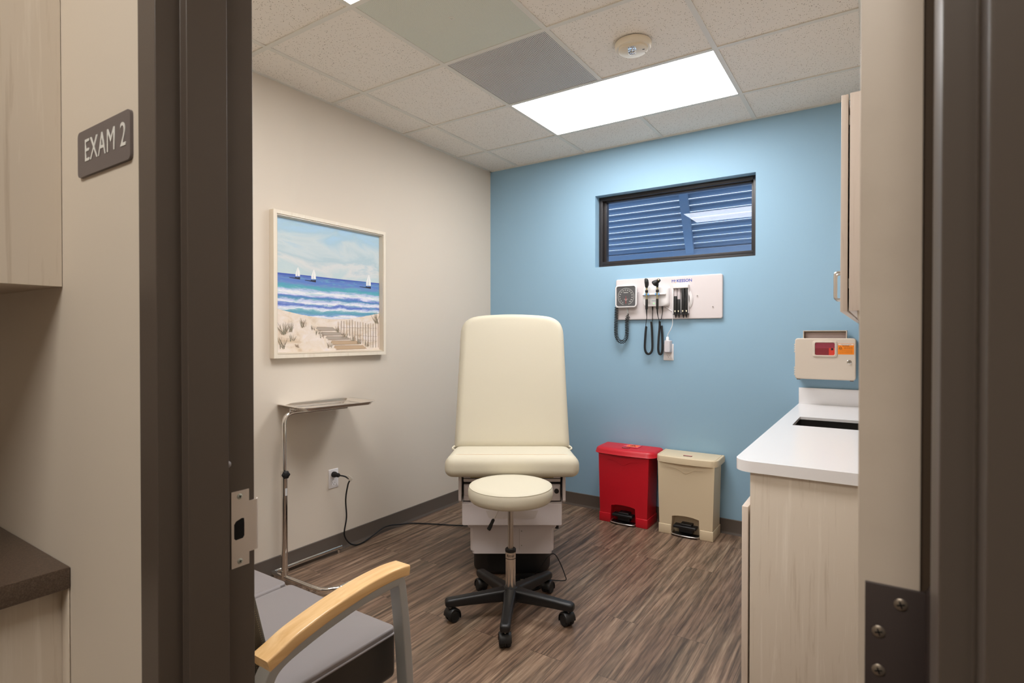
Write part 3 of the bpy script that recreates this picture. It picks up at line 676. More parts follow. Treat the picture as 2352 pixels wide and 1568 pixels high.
# outlet + power adapter on blue wall
def outlet(parent_name, label, loc, rz):
    t = thing(parent_name, label, 'outlet', loc, rz)
    mb = MB(); mb.rings([[(a, y, b) for a, b in rr(w_, h_, .003)] for y, w_, h_ in ((0, .072, .117), (-.003, .072, .117), (-.005, .068, .113))]); mb.build('cover_plate', white_gloss, t, smooth=40)
    for z in (.0265, -.0265):
        mb = MB(); mb.prism(rr(.033, .03, .008, cy=z), -.0062, -.004, 'y'); r_ = mb.build('receptacle', white_gloss, t, smooth=40)
        mb = MB(); mb.box(-.0075, -.0057, -.0066, -.006, z-.002, z+.0055); mb.box(.0055, .0073, -.0066, -.006, z-.002, z+.0045); mb.lathe([(.0026, -.006), (.0026, -.0066)], 10, axis='y', c=(0, 0, z-.0085)); mb.build('slots', dark, r_, smooth=0)
    return t
outlet('wall_outlet', 'white duplex outlet on the blue wall under the diagnostic board', (-1.236, YB, 1.213), 0)
t = thing('power_adapter', 'pale grey plug-in power adapter with a white cord, in the blue wall outlet', 'power adapter', (-1.233, YB-.0065, 1.254))
mb = MB(); mb.rings([[(a, y, b) for a, b in rr(w_, h_, .006)] for y, w_, h_ in ((0, .046, .084), (-.03, .046, .086), (-.040, .036, .078))]); mb.build('adapter_body', mat('grey_white_plastic', S(208, 204, 208), .35), t, smooth=40)
mb = MB(); mb.rings([[(a-.002, b-.02, z) for a, b in rr(w_, w_, .003)] for z, w_ in ((.04, .021), (.052, .019), (.066, .015), (.068, .010))]); mb.build('plug_neck', white_gloss, t, smooth=50)
path = bez([(-.002, -.02, .066), (.000, -.02, .085), (.018, -.022, .115), (.032, -.02, .155), (.034, -.026, .2), (.0355, -.03, .27), (.0355, -.03, .33), (.0355, -.028, .38), (.0355, -.022, .40)], 8)
MB().tube(path, .0024, 8).build('power_cord', white_gloss, t)
path = bez([(-.022, -.02, .285), (.006, -.016, .262), (.034, -.0165, .244), (.06, -.0165, .236)], 6); MB().tube(path, .0024, 8).build('cord_lead', white_gloss, t)
mb = MB()
for k in range(6):
    r1 = .058-.0035*k; pts = [(.126+r1*.75*math.cos(a), -.017-.0022*k, .327+r1*1.25*math.sin(a)) for a in [math.radians(-55+110*q/16) for q in range(17)]]; mb.tube(pts, .0022, 7)
mb.build('cord_coil', white_gloss, t)

# ------------------------------------------------------------------ left wall: outlet, plug and cord of the exam chair
outlet('wall_outlet', 'white duplex outlet low on the cream wall behind the instrument stand', (XL, 2.236, .451), PI/2)
t = thing('chair_power_cable', 'black power cord with white tag from the cream wall outlet to the exam chair', 'power cord', (XL+.0065, 2.233, .478))
mb = MB(); mb.lathe([(.017, 0), (.018, .012), (.015, .022), (.012, .028), (.0105, .045), (.008, .055)], 20, axis='x'); 
for k in range(3): mb.lathe([(.0118, .030+.007*k), (.0128, .032+.007*k), (.0118, .034+.007*k)], 16, axis='x')
mb.build('plug', blackm, t)
o = (XL+.0065, 2.233, .478)
W = [(o[0]+.045, o[1], o[2]), (-2.715, 2.262, .468), (-2.70, 2.285, .445), (-2.715, 2.285, .41), (-2.735, 2.285, .32), (-2.75, 2.303, .20), (-2.755, 2.29, .10), (-2.755, 2.325, .035), (-2.745, 2.372, .0075), (-2.742, 2.43, .0075), (-2.755, 2.53, .02), (-2.768, 2.62, .036), (-2.768, 2.70, .034), (-2.76, 2.78, .018), (-2.735, 2.865, .0075), (-2.60, 2.935, .0075), (-2.45, 3.0, .0075), (-2.36, 3.045, .012), (-2.3, 3.08, .03)]
MB().tube(bez([(a-o[0], b-o[1], c-o[2]) for a, b, c in W], 8), .0045, 10).build('cord', blackm, t)
mb = MB(); mb.box(-.018, .018, -.001, .001, -.014, .014, .0006); mb.build('paper_tag', mat('white_paper', S(225, 220, 210), .7), t, loc=(-2.700-o[0]+.006, 2.281-o[1], .456-o[2]), rot=(.3, .7, .75))

# ------------------------------------------------------------------ framed seascape
t = thing('framed_painting', 'square beach and sailboat painting in a pale wood frame', 'painting', (XL, 2.225, 1.612))
hw_, hh_ = .4135, .409
mb = MB()
def fr_ring(o1, o2, x0, x1):
    a, b = o1; c, d = o2
    R = [[(x0, -a, -b), (x0, a, -b), (x0, a, b), (x0, -a, b)], [(x1, -a, -b), (x1, a, -b), (x1, a, b), (x1, -a, b)], [(x1, -c, -d), (x1, c, -d), (x1, c, d), (x1, -c, d)], [(x0, -c, -d), (x0, c, -d), (x0, c, d), (x0, -c, d)]]
    mb.rings(R+[R[0]], cap=False)
fr_ring((hw_, hh_), (hw_-.021, hh_-.021), .001, .042)
frm = laminate('whitewashed_wood', S(232, 221, 203), S(214, 198, 176), S(240, 232, 218))
mb.build('frame', frm, t, smooth=0, bevel=.0012)
mb = MB(); R = [[(x, -a, -b), (x, a, -b), (x, a, b), (x, -a, b)] for x, a, b in ((.0365, hw_-.022, hh_-.022), (.037, hw_-.026, hh_-.026), (.015, hw_-.034, hh_-.034), (.012, hw_-.034, hh_-.034))]
mb.rings(R, cap=False); mb.build('inner_liner', mat('champagne_liner', S(214, 202, 184), .35, .2), t, smooth=0)
ca, cb = hw_-.033, hh_-.033     # half size of canvas
can = mat('painted_canvas', S(160, 200, 215), .55); m = can
tcx = nn(m, 'ShaderNodeTexCoord'); mp = nn(m, 'ShaderNodeMapping'); lk(m, tcx.outputs['Object'], mp.inputs[0])
mp.inputs['Location'].default_value = (0, .5, .5); mp.inputs['Scale'].default_value = (1, 1/(2*ca), 1/(2*cb))
sx_ = nn(m, 'ShaderNodeSeparateXYZ'); lk(m, mp.outputs[0], sx_.inputs[0])
def mth(op, a, b=None, c=None):
    n = nn(m, 'ShaderNodeMath', operation=op)
    for i, q in enumerate((a, b, c)):
        if q is None: continue
        if isinstance(q, (int, float)): n.inputs[i].default_value = q
        else: lk(m, q, n.inputs[i])
    return n.outputs[0]
def cn(sy, sz, scale, det, ro, di=0, ofs=0):
    q = nn(m, 'ShaderNodeMapping'); q.inputs['Scale'].default_value = (1, sy, sz); q.inputs['Location'].default_value = (ofs, ofs, 0); lk(m, mp.outputs[0], q.inputs[0]); return noise(m, q.outputs[0], scale, det, ro, di)
U_, V_ = sx_.outputs[1], sx_.outputs[2]
n1 = cn(2.2, 9, 1.6, 6, .62, .8); n2 = cn(3, 14, 3, 5, .65, .6, 3.1); n3 = cn(1.2, 3.5, 1.5, 5, .6, .8, 7.7)
vs = mth('ADD', V_, mth('MULTIPLY', mth('SUBTRACT', n1, .5), .055)); vs = mth('ADD', vs, mth('MULTIPLY', mth('SUBTRACT', n2, .5), .035))
n4 = cn(1.5, 16, 2.2, 6, .7, 1.5, 11)
vs = mth('ADD', vs, mth('MULTIPLY', mth('SUBTRACT', n4, .5), .045))
sea = ramp(m, vs, [(.20, S(232,222,224)), (.255, S(206,210,232)), (.275, S(242,240,245)), (.285, S(140,170,215)), (.30, S(96,158,186)), (.318, S(118,176,192)), (.328, S(236,238,246)), (.342, S(168,182,228)), (.352, S(92,118,196)), (.366, S(120,140,205)), (.378, S(240,240,246)), (.398, S(196,204,236)), (.408, S(88,150,184)), (.424, S(92,124,196)), (.436, S(214,216,240)), (.455, S(240,240,244)), (.475, S(170,190,226)), (.487, S(96,172,184)), (.505, S(84,160,188)), (.52, S(112,140,196)), (.54, S(90,128,200)), (.558, S(104,132,196)), (.575, S(84,112,186)), (.60, S(66,92,176))])
hs = nn(m, 'ShaderNodeMix', data_type='RGBA', blend_type='MIX'); lk(m, sea, hs.inputs[6]); hs.inputs[7].default_value = S(112, 188, 190)
lk(m, mth('MULTIPLY', mth('GREATER_THAN', cn(2.5, 22, 2.4, 5, .65, 1, 21), .56), .35), hs.inputs[0]); sea = hs.outputs[2]
vk = mth('ADD', V_, mth('MULTIPLY', mth('SUBTRACT', n3, .5), .5))
sky = ramp(m, vk, [(.5, S(200,214,214)), (.62, S(190,208,212)), (.70, S(214,216,216)), (.76, S(178,200,208)), (.84, S(200,212,216)), (.92, S(170,200,216)), (1, S(168,204,232))])
sand_n = cn(3, 5, 2.2, 5, .6, 1.2, 5)
sand = ramp(m, sand_n, [(.3, S(214,190,162)), (.45, S(232,216,198)), (.65, S(238,226,218)), (.8, S(222,216,226))])
# horizon and shoreline masks
ishor = mth('GREATER_THAN', V_, .587)
arc = mth('MULTIPLY', mth('POWER', mth('ABSOLUTE', mth('SUBTRACT', U_, .5)), 1.6), .20)
shore = mth('ADD', mth('ADD', .258, arc), mth('MULTIPLY', mth('SUBTRACT', n1, .5), .02))
issand = mth('LESS_THAN', V_, shore)
mA = nn(m, 'ShaderNodeMix', data_type='RGBA'); lk(m, ishor, mA.inputs[0]); lk(m, sea, mA.inputs[6]); lk(m, sky, mA.inputs[7])
mB = nn(m, 'ShaderNodeMix', data_type='RGBA'); lk(m, issand, mB.inputs[0]); lk(m, mA.outputs[2], mB.inputs[6]); lk(m, sand, mB.inputs[7])
lk(m, mB.outputs[2], bsdf(m).inputs[0]); bump(m, n2, .2, .001)
cv_m = [can, mat('paint_white', S(238, 238, 236), .6), mat('paint_black', S(42, 42, 60), .6), mat('paint_brown', S(150, 128, 108), .6), mat('paint_grey_brown', S(180, 166, 152), .6), mat('paint_olive', S(140, 132, 112), .6), mat('paint_tan', S(196, 168, 138), .6), mat('paint_deep_blue', S(64, 90, 176), .6)]
mb = MB(); mb.box(.008, .013, -ca, ca, -cb, cb)
def pp(poly, mi, x=.0134):   # polygon in picture fractions
    mb.add([(x, (u-.5)*2*ca, (v_-.5)*2*cb) for u, v_ in poly], [tuple(range(len(poly)))], mi)
def stroke(p, q, w0, w1, mi, x=.0137):
    a, b_ = Vector(p), Vector(q); d = (b_-a).normalized(); n = Vector((-d.y, d.x)); x += 2e-6*(len(mb.f) % 400); pp([a-n*w0, a+n*w0, b_+n*w1, b_-n*w1], mi, x)
# the horizon line (painted a bit darker) and three sailing boats
pp([(0, .579), (.3, .582), (.5, .577), (.8, .582), (1, .578), (1, .589), (.6, .5885), (.3, .590), (0, .5895)], 7, .0132)
for bx, bz, s_ in ((.172, .572, .92), (.312, .562, 1.0), (.865, .552, 1.25)):
    h_ = .082*s_
    pp([(bx-.012*s_, bz+.004), (bx+.003*s_, bz+.004), (bx+.012*s_, bz+h_), (bx+.006*s_, bz+h_*.9), (bx-.012*s_, bz+h_*.35)], 1, .0138)
    pp([(bx+.006*s_, bz+.006), (bx+.030*s_, bz+.006), (bx+.028*s_, bz+h_*.5), (bx+.014*s_, bz+h_)], 1, .0138)
    pp([(bx-.020*s_, bz-.002), (bx-.012, bz-.013), (bx+.026*s_, bz-.013), (bx+.032*s_, bz+.001), (bx+.004, bz-.004)], 2, .0138)
    stroke((bx-.07*s_, bz-.010), (bx+.03*s_, bz-.014), .002, .005, 2)
# boardwalk steps
for k, (u0, u1, v0, v1) in enumerate(((.33, .53, .165, .192), (.37, .60, .128, .152), (.42, .67, .092, .118), (.47, .77, .052, .082), (.50, .84, .012, .042))):
    pp([(u0+.02, v1), (u1-.03, v1+.001), (u1-.01, (v0+v1)/2+.002), (u1+.02, v0), (u0+.05, v0-.003), (u0+.01, (v0+v1)/2)], 4 if k < 3 else 6, .0133); stroke((u0+.03, v0-.002), (u1, v0), .002, .001, 3); stroke((u0+.02, v1), (u1-.06, v1), .0012, .0008, 3)
# slatted sand fence
for k in range(16):
    u = .555+k*.0285; top = .242+.012*math.sin(k*.4)+random.uniform(-.006, .006)*1; bot = max(.02, .16-.0115*k*1.0+random.uniform(-.01, .01)); stroke((u+random.uniform(-.004, .004), bot), (u+random.uniform(-.003, .003), top), .0022, .0018, 3 if k % 3 else 6); stroke((u+.005, bot), (u+.006, top), .0015, .0012, 4)
for vv, dv in ((.19, .0), (.135, -.02), (.105, -.03)):
    for k in range(14): stroke((.585+.028*k, vv+dv*k/14+random.uniform(-.003, .003)), (.607+.028*k, vv+dv*(k+1)/14), .0011, .0008, 3)
def tuft(u, v_, h_, n_, spread, mi=5):
    for k in range(n_):
        a = random.uniform(-spread, spread); l = h_*random.uniform(.55, 1); b0 = u+random.uniform(-.02, .02); stroke((b0, v_+random.uniform(-.008, .008)), (b0+l*math.sin(a), v_+l*math.cos(a)), .0022, .0005, random.choice((mi, 3, 5)))
for q in ((.06, .135, .10, 22, .8), (.11, .15, .09, 14, .7), (.23, .19, .075, 16, .5), (.13, .085, .06, 10, .6), (.05, .03, .10, 12, .6), (.36, .135, .045, 8, .5), (.395, .11, .05, 8, .4), (.55, .155, .05, 12, .6), (.62, .11, .05, 12, .6), (.71, .085, .045, 12, .6), (.77, .06, .05, 14, .6), (.86, .035, .045, 12, .6), (.97, .235, .11, 18, .7), (.47, .03, .05, 10, .6), (.18, .04, .03, 10, 1.2, 6), (.31, .17, .04, 7, .5)): tuft(*q)
mb.build('canvas', cv_m, t, smooth=0)

# ------------------------------------------------------------------ mayo stand
t = thing('instrument_stand', 'chrome instrument stand with a stainless tray by the cream wall', 'medical stand', (-2.66, 1.81, 0))
mb = MB(); r_ = .0125; z_ = .030
mb.tube([(-.105, -.002, z_), (.235, 0, z_)], r_, 14); mb.tube(bez([(.225, 0, z_), (.30, .012, z_), (.352, .07, z_), (.354, .10, z_), (.352, .18, z_), (.35, .30, z_)], 6), r_, 14)
mb.tube(bez([(-.100, .0, z_), (-.103, .03, z_), (-.102, .07, z_), (-.10, .2, z_), (-.09, .455, z_)], 6), r_*.92, 14)
for x, y in ((-.085, 0), (.2, 0), (.35, .28), (-.09, .43)): mb.lathe([(.009, 0.0), (.009, .02)], 12, c=(x, y, 0))
mb.build('base', chrome, t, smooth=45)
mb = MB(); mb.lathe([(.0165, .02), (.0165, .585)], 20); mb.lathe([(.019, .045), (.019, .065)], 20); mb.build('lower_pole', chrome, t, smooth=40)
th_ = math.radians(83); dx, dy = math.cos(th_), math.sin(th_)
path = [Vector((0, 0, .56)), Vector((0, 0, .7))]+bez([(0, 0, .82), (0, 0, .85), (dx*.003, dy*.003, .873), (dx*.013, dy*.013, .893), (dx*.032, dy*.032, .905), (dx*.055, dy*.055, .909), (dx*.08, dy*.08, .9095)], 5)+[Vector((dx*.2, dy*.2, .910)), Vector((dx*.37, dy*.37, .911)), Vector((dx*.385, dy*.385, .9115))]
mb = MB(); mb.tube(path, .0115, 14); mb.lathe([(.0125, .76), (.0125, .766)], 18); mb.build('upper_pole', chrome, t, smooth=50)
mb = MB(); mb.lathe([(.019, .57), (.019, .60)], 20); cl = mb.build('height_clamp', chrome, t, smooth=40)
mb = MB(); R = []
for h_, r0 in ((0, .008), (.002, .019), (.010, .021), (.014, .018), (.016, .006)):
    R.append([(h_, (r0*(1+.08*math.cos(6*a)))*math.cos(a), (r0*(1+.08*math.cos(6*a)))*math.sin(a)) for a in [2*PI*k/36 for k in range(36)]])
mb.rings(R); mb.build('clamp_knob', blackm, cl, smooth=50, loc=(.018, -.0055, .585), rot=(0, 0, -.3))
MB().box(.0155, .0168, -.006, .006, .47, .51).build('pole_label', mat('silver_label', S(200, 200, 200), .5), t, smooth=0)
# wire cradle under the tray and tray itself, in a frame turned with the arm
cr = MB(); L0, L1, wd = .055, .40, .075
cr.tube(bez([(.0, L0, .018), (.03, L0, .018), (wd, L0+.02, .018), (wd, L0+.06, .018), (wd, L1-.05, .018), (wd-.02, L1, .018), (0, L1+.005, .018), (-wd+.02, L1, .018), (-wd, L1-.05, .018), (-wd, L0+.06, .018), (-wd, L0+.02, .018), (-.03, L0, .018), (0, L0, .018)], 5), .004, 8)
cr.tube([(0, .035, 0), (0, .035, .027)], .003, 8)
crd = cr.build('tray_cradle', chrome, t, loc=(0, 0, .909), rot=(0, 0, th_-PI/2))
tr_ = MB(); cyy = .262; hwid, hlen = .162, .236
def tring(i, z, rad=.06): return [(a, b, z) for a, b in inset(rr(2*hwid, 2*hlen, rad, 8, 0, cyy), i)]
R = [tring(0, .031), tring(-.0015, .0325), tring(0, .034), tring(.010, .0335), tring(.016, .030), tring(.024, .0165), tring(.03, .0145), tring(.05, .0142)]
tr_.rings(R, cap=False); n_ = len(R[0]); tr_.add(R[-1], [tuple(range(n_))])
R2 = [tring(0, .031), tring(.010, .0320), tring(.0155, .0285), tring(.0235, .015), tring(.03, .0130), tring(.05, .0128)]
tr_.rings(R2, cap=False); tr_.add(R2[-1], [tuple(range(n_))])
tag(tr_.build('instrument_tray', mat('tray_stainless', S(232, 228, 224), .17, 1), None, smooth=60, loc=(-2.66, 1.81, .9135), rot=(0, 0, th_-PI/2)), 'stainless steel tray with rounded corners lying on the chrome stand', 'tray')

# ------------------------------------------------------------------ examination chair (faces the doorway)
fx, fy = -math.sin(YAW), math.cos(YAW)
t = thing('exam_chair', 'cream vinyl examination chair with raised back on a white cabinet base', 'examination chair', (fx*3.0, fy*3.0, 0), YAW)
mb = MB(); puff(rr(.435, .86, .10, 8, 0, .49), .15, .03, 0, mb=mb); mb.build('plinth', black, t, smooth=40)
mb = MB(); mb.rings([[(a, b, z) for a, b in rr(w_, .95, .02, 5, 0, .475)] for z, w_ in ((.145, .434), (.160, .436), (.1601, .452), (.167, .454), (.285, .456), (.2851, .478), (.290, .484), (.308, .486), (.312, .478))]); mb.build('lower_body', warm_white, t, smooth=35)
mb = MB()
mb.box(.0395, .0405, -.0005, .003, .165, .283); mb.build('panel_seam', mat('grey_shadow_gap', S(120, 114, 108), .6), t, smooth=0)
for z in (.19, .268): screw(t, (.052, -.0005, z), (0, -1, 0), .0035)
mb = MB(); puff(rr(.535, .90, .008, 3, 0, .405), .125, .006, 0, mb=mb); db = mb.build('drawer_box', warm_white, t, smooth=35, loc=(0, 0, .314))
mb = MB(); puff(rr(.530, .118, .008, 4, 0, .0), .014, .004, 0, lambda a, b, h: (a, -.046-h, b+.377), mb=mb); df = mb.build('drawer_front', warm_white, t, smooth=35)
mb = MB(); mb.prism([(-.14, .40), (.14, .40), (.125, .362), (.115, .356), (-.115, .356), (-.125, .362)], -.0615, -.060, 'y'); mb.build('finger_recess', mat('recess_white', S(205, 196, 190), .4), df, smooth=0)
for s_ in (-1, 1):
    mb = MB(); mb.prism([(-.075, .455), (-.06, .442), (.70, .442), (.70, .59), (-.075, .59)], s_*.268, s_*.284, 'x'); mb.build('side_panel', warm_white, t, smooth=0, bevel=.004)
mb = MB(); mb.box(-.262, .262, -.02, .70, .442, .585); mb.build('inner_housing', mat('dark_housing', S(70, 66, 62), .6), t, smooth=0)
mb = MB(); mb.box(-.258, .258, -.07, -.03, .553, .585, .006); mb.box(-.258, .258, -.05, -.03, .447, .535, .004); mb.build('leg_rest_tray', warm_white, t)
mb = MB(); mb.box(-.258, .258, -.0705, -.0695, .570, .5735); mb.build('tray_slot', dark, t, smooth=0)
for x in (-.155, .155): MB().box(x-.065, x+.065, -.072, -.0695, .575, .588, .001).build('latch_strip', mat('brass_plate', S(176, 160, 112), .5) if x < 0 else bpy.data.materials['brass_plate'], t)
mb = MB(); mb.box(.215, .254, -.056, -.049, .475, .53, .003); rp = mb.build('outlet_plate', warm_white, t)
mb = MB(); mb.lathe([(.0125, -.056), (.0125, -.063), (.008, -.063), (.007, -.059), (.002, -.059)], 20, axis='y', c=(.237, 0, .502)); mb.build('power_socket', black, t)
MB().box(-.254, -.215, -.056, -.049, .475, .53, .003).build('outlet_plate', warm_white, t)
MB().box(.243, .262, .10, .14, .245, .275, .003).build('release_lever', black, t)
# seat cushion: slightly raised to the front
tl = math.radians(-4.5)
def seatf(a, b, h):
    y = b; z = h
    # round the front edge over
    return (a, y*math.cos(tl)-z*math.sin(tl), y*math.sin(tl)+z*math.cos(tl))
poly = rr(.700, .50, .05, 8, 0, .245)
mb = MB(); puff(poly, .112, .05, .004, seatf, mb=mb, r2=.04); sc_ = mb.build('seat_cushion', vinyl, t, smooth=60, loc=(0, -.165, .598))
# front roll and seam
pts = [seatf(x, .052+.035*(1-min(1, (.345-abs(x))/.05))**2*(1 if abs(x) > .295 else 0), .1125-(.052*(1-math.cos(min(1, max(0, (abs(x)-.285)/.058))*PI/2)))) for x in [-.343+.686*k/40 for k in range(41)]]
MB().tube(pts, .0018, 8).build('seat_seam', piping_mt, sc_)
# back cushion
bl = math.atan2(.25, .80)
outl = [(-.343, 0)]
L_ = .845
right = [(.343, 0.0), (.341, .06), (.337, .2), (.332, .4), (.328, .56)]+[(p.x, p.y) for p in bez([(.327, .62, 0), (.325, .70, 0), (.320, .745, 0), (.304, .785, 0), (.274, .812, 0), (.234, .828, 0), (.17, .837, 0), (.09, .842, 0), (.03, .844, 0)], 3)]
top = [(0, .8445)]
poly = right+top+[(-x, y) for x, y in right[::-1]]
ca_, sa_ = math.cos(bl), math.sin(bl)
def backf(a, b, h):   # b along the back, h toward the viewer
    return (a, b*sa_ - h*ca_, b*ca_ + h*sa_)
mb = MB(); puff(poly, .10, .045, .004, backf, mb=mb, r2=.03); bc = mb.build('back_cushion', vinyl, t, smooth=60, loc=(0, .34, .640))
mb = MB(); puff([(x*.86, .05+y*.86) for x, y in poly], .03, .012, 0, lambda a, b, h: (a, b*sa_+(h)*ca_, b*ca_-(h)*sa_), mb=mb); mb.build('back_shell', warm_white, t, smooth=50, loc=(0, .345, .640))
mb = MB()
for s_ in (-1, 1):
    mb.tube([(s_*.2, .36, .60), (s_*.2, .42, .66), (s_*.2, .50, .9)], .02, 12)
mb.build('back_support', steel, t, smooth=45)
for s_ in (-1, 1):
    mb = MB(); mb.tube(bez([(s_*.330, .205, .668), (s_*.343, .21, .671), (s_*.346, .225, .676), (s_*.336, .24, .683)], 5), .005, 8); mb.build('fabric_tuck', vinyl, t)
# foot control and its cable on the floor
fc = thing('foot_control', 'black foot control disc with cable under the exam chair', 'foot pedal', (fx*2.955+math.cos(YAW)*.085, fy*2.955+math.sin(YAW)*.085, 0), YAW)
mb = MB(); mb.lathe([(.085, 0), (.088, .006), (.082, .022), (.07, .028), (.02, .030)], 40); mb.build('pedal_base', black, fc, smooth=40)
for k, a in enumerate((60, 95, 130)):
    MB().box(-.009, .009, -.004, .004, .0285, .0315, .001).build('pedal_button', steel, fc, loc=(.05*math.cos(math.radians(a)), -.045+.04*math.sin(math.radians(a)), 0))
path = bez([(.06, .03, .018), (.13, .03, .008), (.20, .015, .012), (.200, .018, .04), (.168, .03, .115), (.140, .03, .15), (.105, .03, .130), (.07, .04, .075), (.04, .06, .026)], 8)
MB().tube(path, .0028, 8).build('cable', blackm, fc)

# ------------------------------------------------------------------ rolling stool
t = thing('rolling_stool', 'round cream vinyl rolling stool with black five-star base', 'stool', (-1.452, 2.192, 0))
prof = [(.150, .548), (.176, .5475), (.190, .552), (.1985, .563), (.202, .580), (.2015, .597), (.198, .611), (.1945, .6165), (.193, .6172), (.188, .6215), (.16, .6245), (.10, .626), (.03, .6265)]
mb = MB(); mb.lathe(prof, 64); st_ = mb.build('seat', vinyl, t, smooth=60)
MB().tube([(.1945*math.cos(2*PI*k/72), .1945*math.sin(2*PI*k/72), .6162) for k in range(73)], .0024, 6, cap=False).build('seat_piping', vinyl, st_)
MB().box(-.09, .09, -.09, .09, .538, .549, .004).build('seat_plate', black, t)
MB().lathe([(.0135, .29), (.0135, .54)], 24).build('gas_rod', steel, t)
mb = MB(); mb.lathe([(.0245, .10), (.0245, .272)], 28); mb.lathe([(.025, .274), (.025, .302)], 28); cy_ = mb.build('outer_cylinder', chrome, t)
MB().lathe([(.0245, .302), (.0262, .304), (.0262, .314), (.022, .318)], 28).build('top_collar', black, cy_)
MB().lathe([(.0252, .2715), (.0252, .2745)], 28).build('band_line', black, cy_)
# wordmark wrapped on the cylinder, facing the doorway
lt = text('Ritter', .0165, ink_black, cy_, (0, 0, .288), rot=(0, 0, 0), ext=.0002)
for v in lt.data.vertices:
    a = v.co.x/.0252; up_ = v.co.y
    v.co = Vector((.0254*math.sin(a), -.0254*math.cos(a), up_))
lt.rotation_euler = (0, 0, YAW)
mb = MB(); mb.tube([(-.006, -.03, .545), (-.035, -.055, .50), (-.052, -.075, .455)], .003, 8); lv = mb.build('height_lever', steel, t)
MB().tube(bez([(-.048, -.071, .468), (-.055, -.080, .445), (-.062, -.087, .425), (-.066, -.091, .418)], 4), [.0035]+[.008]*4+[.0095]*4+[.010]*3+[.006], 12, flat=.7).build('lever_paddle', blackm, lv)
mb = MB(); mb.lathe([(.030, .068), (.046, .072), (.050, .095), (.045, .118), (.034, .132), (.028, .137)], 30); mb.build('hub', black, t, smooth=50)
A0 = [-61, 11, 83, 155, -133]
for k, a in enumerate(A0):
    ar = math.radians(a); M = Matrix.Rotation(ar, 4, 'Z'); mb = MB(); R = []
    for x, w_, z0, z1 in ((.025, .062, .078, .134), (.06, .056, .074, .130), (.12, .049, .074, .124), (.2, .046, .074, .118), (.262, .045, .073, .113), (.296, .046, .072, .111), (.308, .041, .076, .107), (.312, .030, .081, .101)):
        R.append([tuple(M @ Vector((x, p, q))) for p, q in rr(w_, z1-z0, min(.012, (z1-z0)*.4), 4, 0, (z0+z1)/2)])
    mb.rings(R); mb.build('star_leg', black, t, smooth=50)
    # twin wheel caster, each swivelled its own way
    cs = [.70, 1.12, .0, 1.05, -.26][k]
    M2 = Matrix.Translation((.285*math.cos(ar), .287*math.sin(ar), 0)) @ Matrix.Rotation(cs, 4, 'Z')
    c_ = bpy.data.objects.new('caster', MB().lathe([(.0055, .05), (.0055, .085)], 12).build('tmp', steel).data); bpy.data.objects.remove(bpy.data.objects['tmp'])
    C.objects.link(c_); c_.parent = t; c_.matrix_local = M2
    for s_ in (-1, 1):
        mb = MB(); mb.lathe([(.006, -.0095), (.016, -.0095), (.0175, -.0105), (.0225, -.0105), (.0265, -.007), (.0275, 0), (.0265, .007), (.0225, .0105), (.0175, .0105), (.016, .0095), (.006, .0095)], 32, axis='x'); mb.build('wheel', blackm, c_, smooth=30, loc=(s_*.0145, .010, .0276))
    mb = MB(); R = []
    for a2 in range(0, 13):
        q = math.radians(-22+195*a2/12); r0, r1 = .0292, .0345+.006*math.exp(-((a2-8)/3)**2)
        R.append([(x, .010+rr_*math.cos(q), .0276+rr_*math.sin(q)) for x, rr_ in ((-.0262, r0), (.0262, r0), (.0262, r1-.003), (.022, r1), (-.022, r1), (-.0262, r1-.003))])
    mb.rings(R); mb.box(-.0035, .0035, -.012, .03, .012, .058, .001); mb.build('hood', black, c_, smooth=40)

